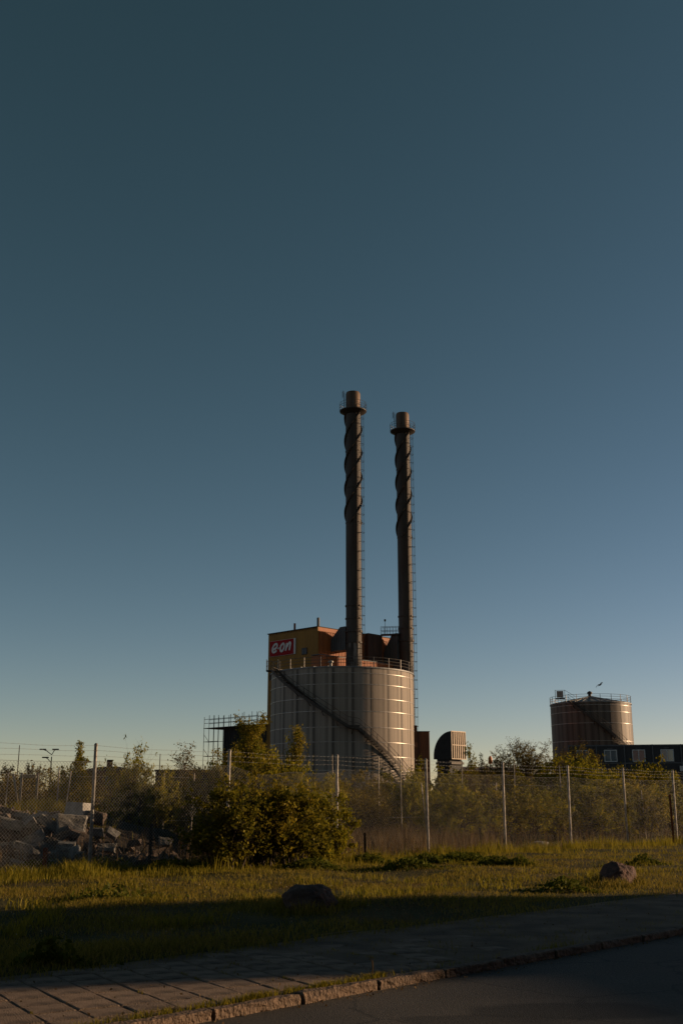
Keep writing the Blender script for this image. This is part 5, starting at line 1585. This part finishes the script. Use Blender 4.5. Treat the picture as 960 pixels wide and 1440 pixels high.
# dead leaves and grit on the pavement and in the gutter
ss = rng.uniform(-5, 12, 900); tt = np.where(rng.random(900) < 0.5, -np.abs(rng.normal(0, 0.10, 900)) - 0.005, rng.uniform(0.12, PAVE_W, 900))
q = np.array([(K0 + E1 * a + E2 * b)[:2] for a, b in zip(ss, tt)])
zz = np.where(tt < 0, -0.078 + 0.008, 0.004)
tag(link('leaf_litter', leaf_mesh('leaf_litter', rng, np.concatenate([q, zz[:, None] - 0.02 + 0.02], 1), 0.030, 0.018, 0.0, M['drygrass'])), 'dead leaves and bits lying on the pavement and gutter', 'litter', kind='stuff')
# weeds in the slab joints
jt = []
for k in range(46):
    i, j = int(rng.integers(-14, 6)), int(rng.integers(-12, 6))
    p = K0 + D1 * (PITCHS * (i + 0.7)) + D2 * (PITCHS * (j + 0.35 + rng.uniform(-.5, .5)))
    t_ = st_of(p.x, p.y)[1]
    if t_ < 0.2 or t_ > PAVE_W: continue
    m = int(rng.integers(6, 26))
    o_ = rng.normal(0, 0.05, m)
    jt.append(np.stack([p.x + D2.x * o_ + rng.normal(0, .006, m), p.y + D2.y * o_ + rng.normal(0, .006, m), np.full(m, -0.015)], 1))
jt = np.concatenate(jt)
tag(link('joint_weeds', blades('joint_weeds', jt, rng.uniform(0.012, 0.045, len(jt)), rng.uniform(0.004, 0.007, len(jt)), rng.uniform(0.3, 1.2, len(jt)), M['grass'])), 'tiny weeds growing in the joints of the paving', 'weeds', kind='stuff')
# pale seed heads in the lawn
S = sample(700, 4, 16.5, 13, 46)
P3 = np.concatenate([S[:, :2], gh(S[:, :2])[:, None] + rng.uniform(0.05, 0.12, (len(S), 1))], 1)
tag(link('seed_heads', leaf_mesh('seed_heads', rng, P3, 0.024, 0.020, 0.0, M['seedhead'])), 'tiny pale seed heads dotted through the verge', 'flowers', kind='stuff')
# bare arched bramble canes by the fence foot
for k, (px, Y, lb_, dx, h) in enumerate(((185, 28.2, 'arched bare bramble cane left of the wooden post', 0.9, 0.75), (165, 28.0, 'straight bare cane right of first fence post', -0.35, 0.85), (222, 28.8, 'thin arched cane right of the wooden post', 0.7, 0.8))):
    pts = [(dx * u, 0.05 * math.sin(u * 3), h * math.sin(u * math.pi * (0.75 if k != 1 else 0.5))) for u in np.linspace(0, 1, 9)]
    o = MB().tube(pts, [0.014 - 0.009 * i / 8 for i in range(9)], 5).build('bramble_cane', M['bark'], loc=(X_at(px, Y, 0), Y, 0))
    tag(o, lb_, 'cane')

# ------------------------------------------------------------------ gull
bY = 90.0
gz = Z_at(963, bY)
gm = MB()
def loft(rings):
    vs, fs = [], []
    n = len(rings[0])
    for r in rings: vs += r
    for i in range(len(rings) - 1):
        for k in range(n):
            l = (k + 1) % n
            fs.append((i * n + k, i * n + l, (i + 1) * n + l, (i + 1) * n + k))
    fs += [tuple(range(n))[::-1], tuple((len(rings) - 1) * n + k for k in range(n))]
    gm.add(vs, fs)
def ring(x, cy, cz, ry, rz): return [(x, cy + ry * math.cos(2 * math.pi * k / 8), cz + rz * math.sin(2 * math.pi * k / 8)) for k in range(8)]
loft([ring(-0.27, 0, 0.0, .05, .008), ring(-0.18, 0, 0.0, .035, .025), ring(-0.02, 0, -0.01, .065, .06), ring(0.10, 0, 0, .05, .055), ring(0.18, 0, 0.02, .035, .04), ring(0.24, 0, 0.015, .012, .012), ring(0.27, 0, 0.005, .004, .004)])
for sgn in (-1, 1):
    secs = [(0.03, 0.02, 0.0, 0.16), (0.25, 0.10, 0.05, 0.14), (0.42, 0.08, 0.0, 0.10), (0.62, -0.02, -0.10, 0.02)]
    loft([[(x - c / 2, sgn * y, z - .006), (x + c / 2, sgn * y, z - .004), (x + c / 2 - .01, sgn * y, z + .008), (x - c / 2, sgn * y, z + .004)] for y, z, x, c in secs])
o = gm.build('gull', M['gull'], None, True, loc=(X_at(843, bY, gz), bY, gz), rot=(math.radians(25), math.radians(-20), math.radians(-55)))
tag(o, 'grey bird flying above the brown tank', 'bird')

# ------------------------------------------------------------------ building off to the right whose shadow falls across the verge
U = Vector((math.cos(SUN_AZ), math.sin(SUN_AZ), 0)); V_ = Vector((-math.sin(SUN_AZ), math.cos(SUN_AZ), 0))
ob = empty('street_building', tuple(U * 52 + V_ * 10.7), SUN_AZ, 'unseen brick street building right of the view, low wing added to shade the road', 'building')
MB().box(0, 9, 0, 8.0, 0, 15).build('tall_wing', M['brickwall'], ob)
MB().box(0, 9, -22, -0.01, 0, 9.2).build('road_shade_wing', M['brickwall'], ob)  # unseen low wing, added and sized to shade the right of the road
MB().box(-0.3, 9.3, -0.3, 8.3, 15.003, 15.3).build('roof', M['darkroof'], ob)
for zz in (1.2, 4.4, 7.8, 11.2):
    for yy in (1.0, 3.4, 5.8):
        MB().box(-0.05, -0.003, yy, yy + 1.2, zz, zz + 1.6).build('window', M['glass'], ob)

# unseen terrace across the street, added behind the viewer to cut sky light
tr_ = empty('sky_block_terrace', tuple(K0 + E2 * -14.5), GRID, 'unseen long brick terrace behind the viewer, added to block sky light', 'building')
MB().box(-70, 9, -10, 0, 0, 13.5).build('wall', M['brickwall'], tr_)
MB().add([(-70.4, -10.4, 13.503), (9.4, -10.4, 13.503), (9.4, 0.4, 13.503), (-70.4, 0.4, 13.503), (-70.4, -5, 17), (9.4, -5, 17)], [(0, 1, 5, 4), (2, 3, 4, 5), (1, 2, 5), (3, 0, 4), (3, 2, 1, 0)]).build('roof', M['darkroof'], tr_)
for zz in (1.2, 4.6, 8.0, 11.0):
    for k in range(26):
        MB().box(-68 + k * 3, -66.8 + k * 3, 0.003, 0.05, zz, zz + 1.7).build('window', M['glass'], tr_)
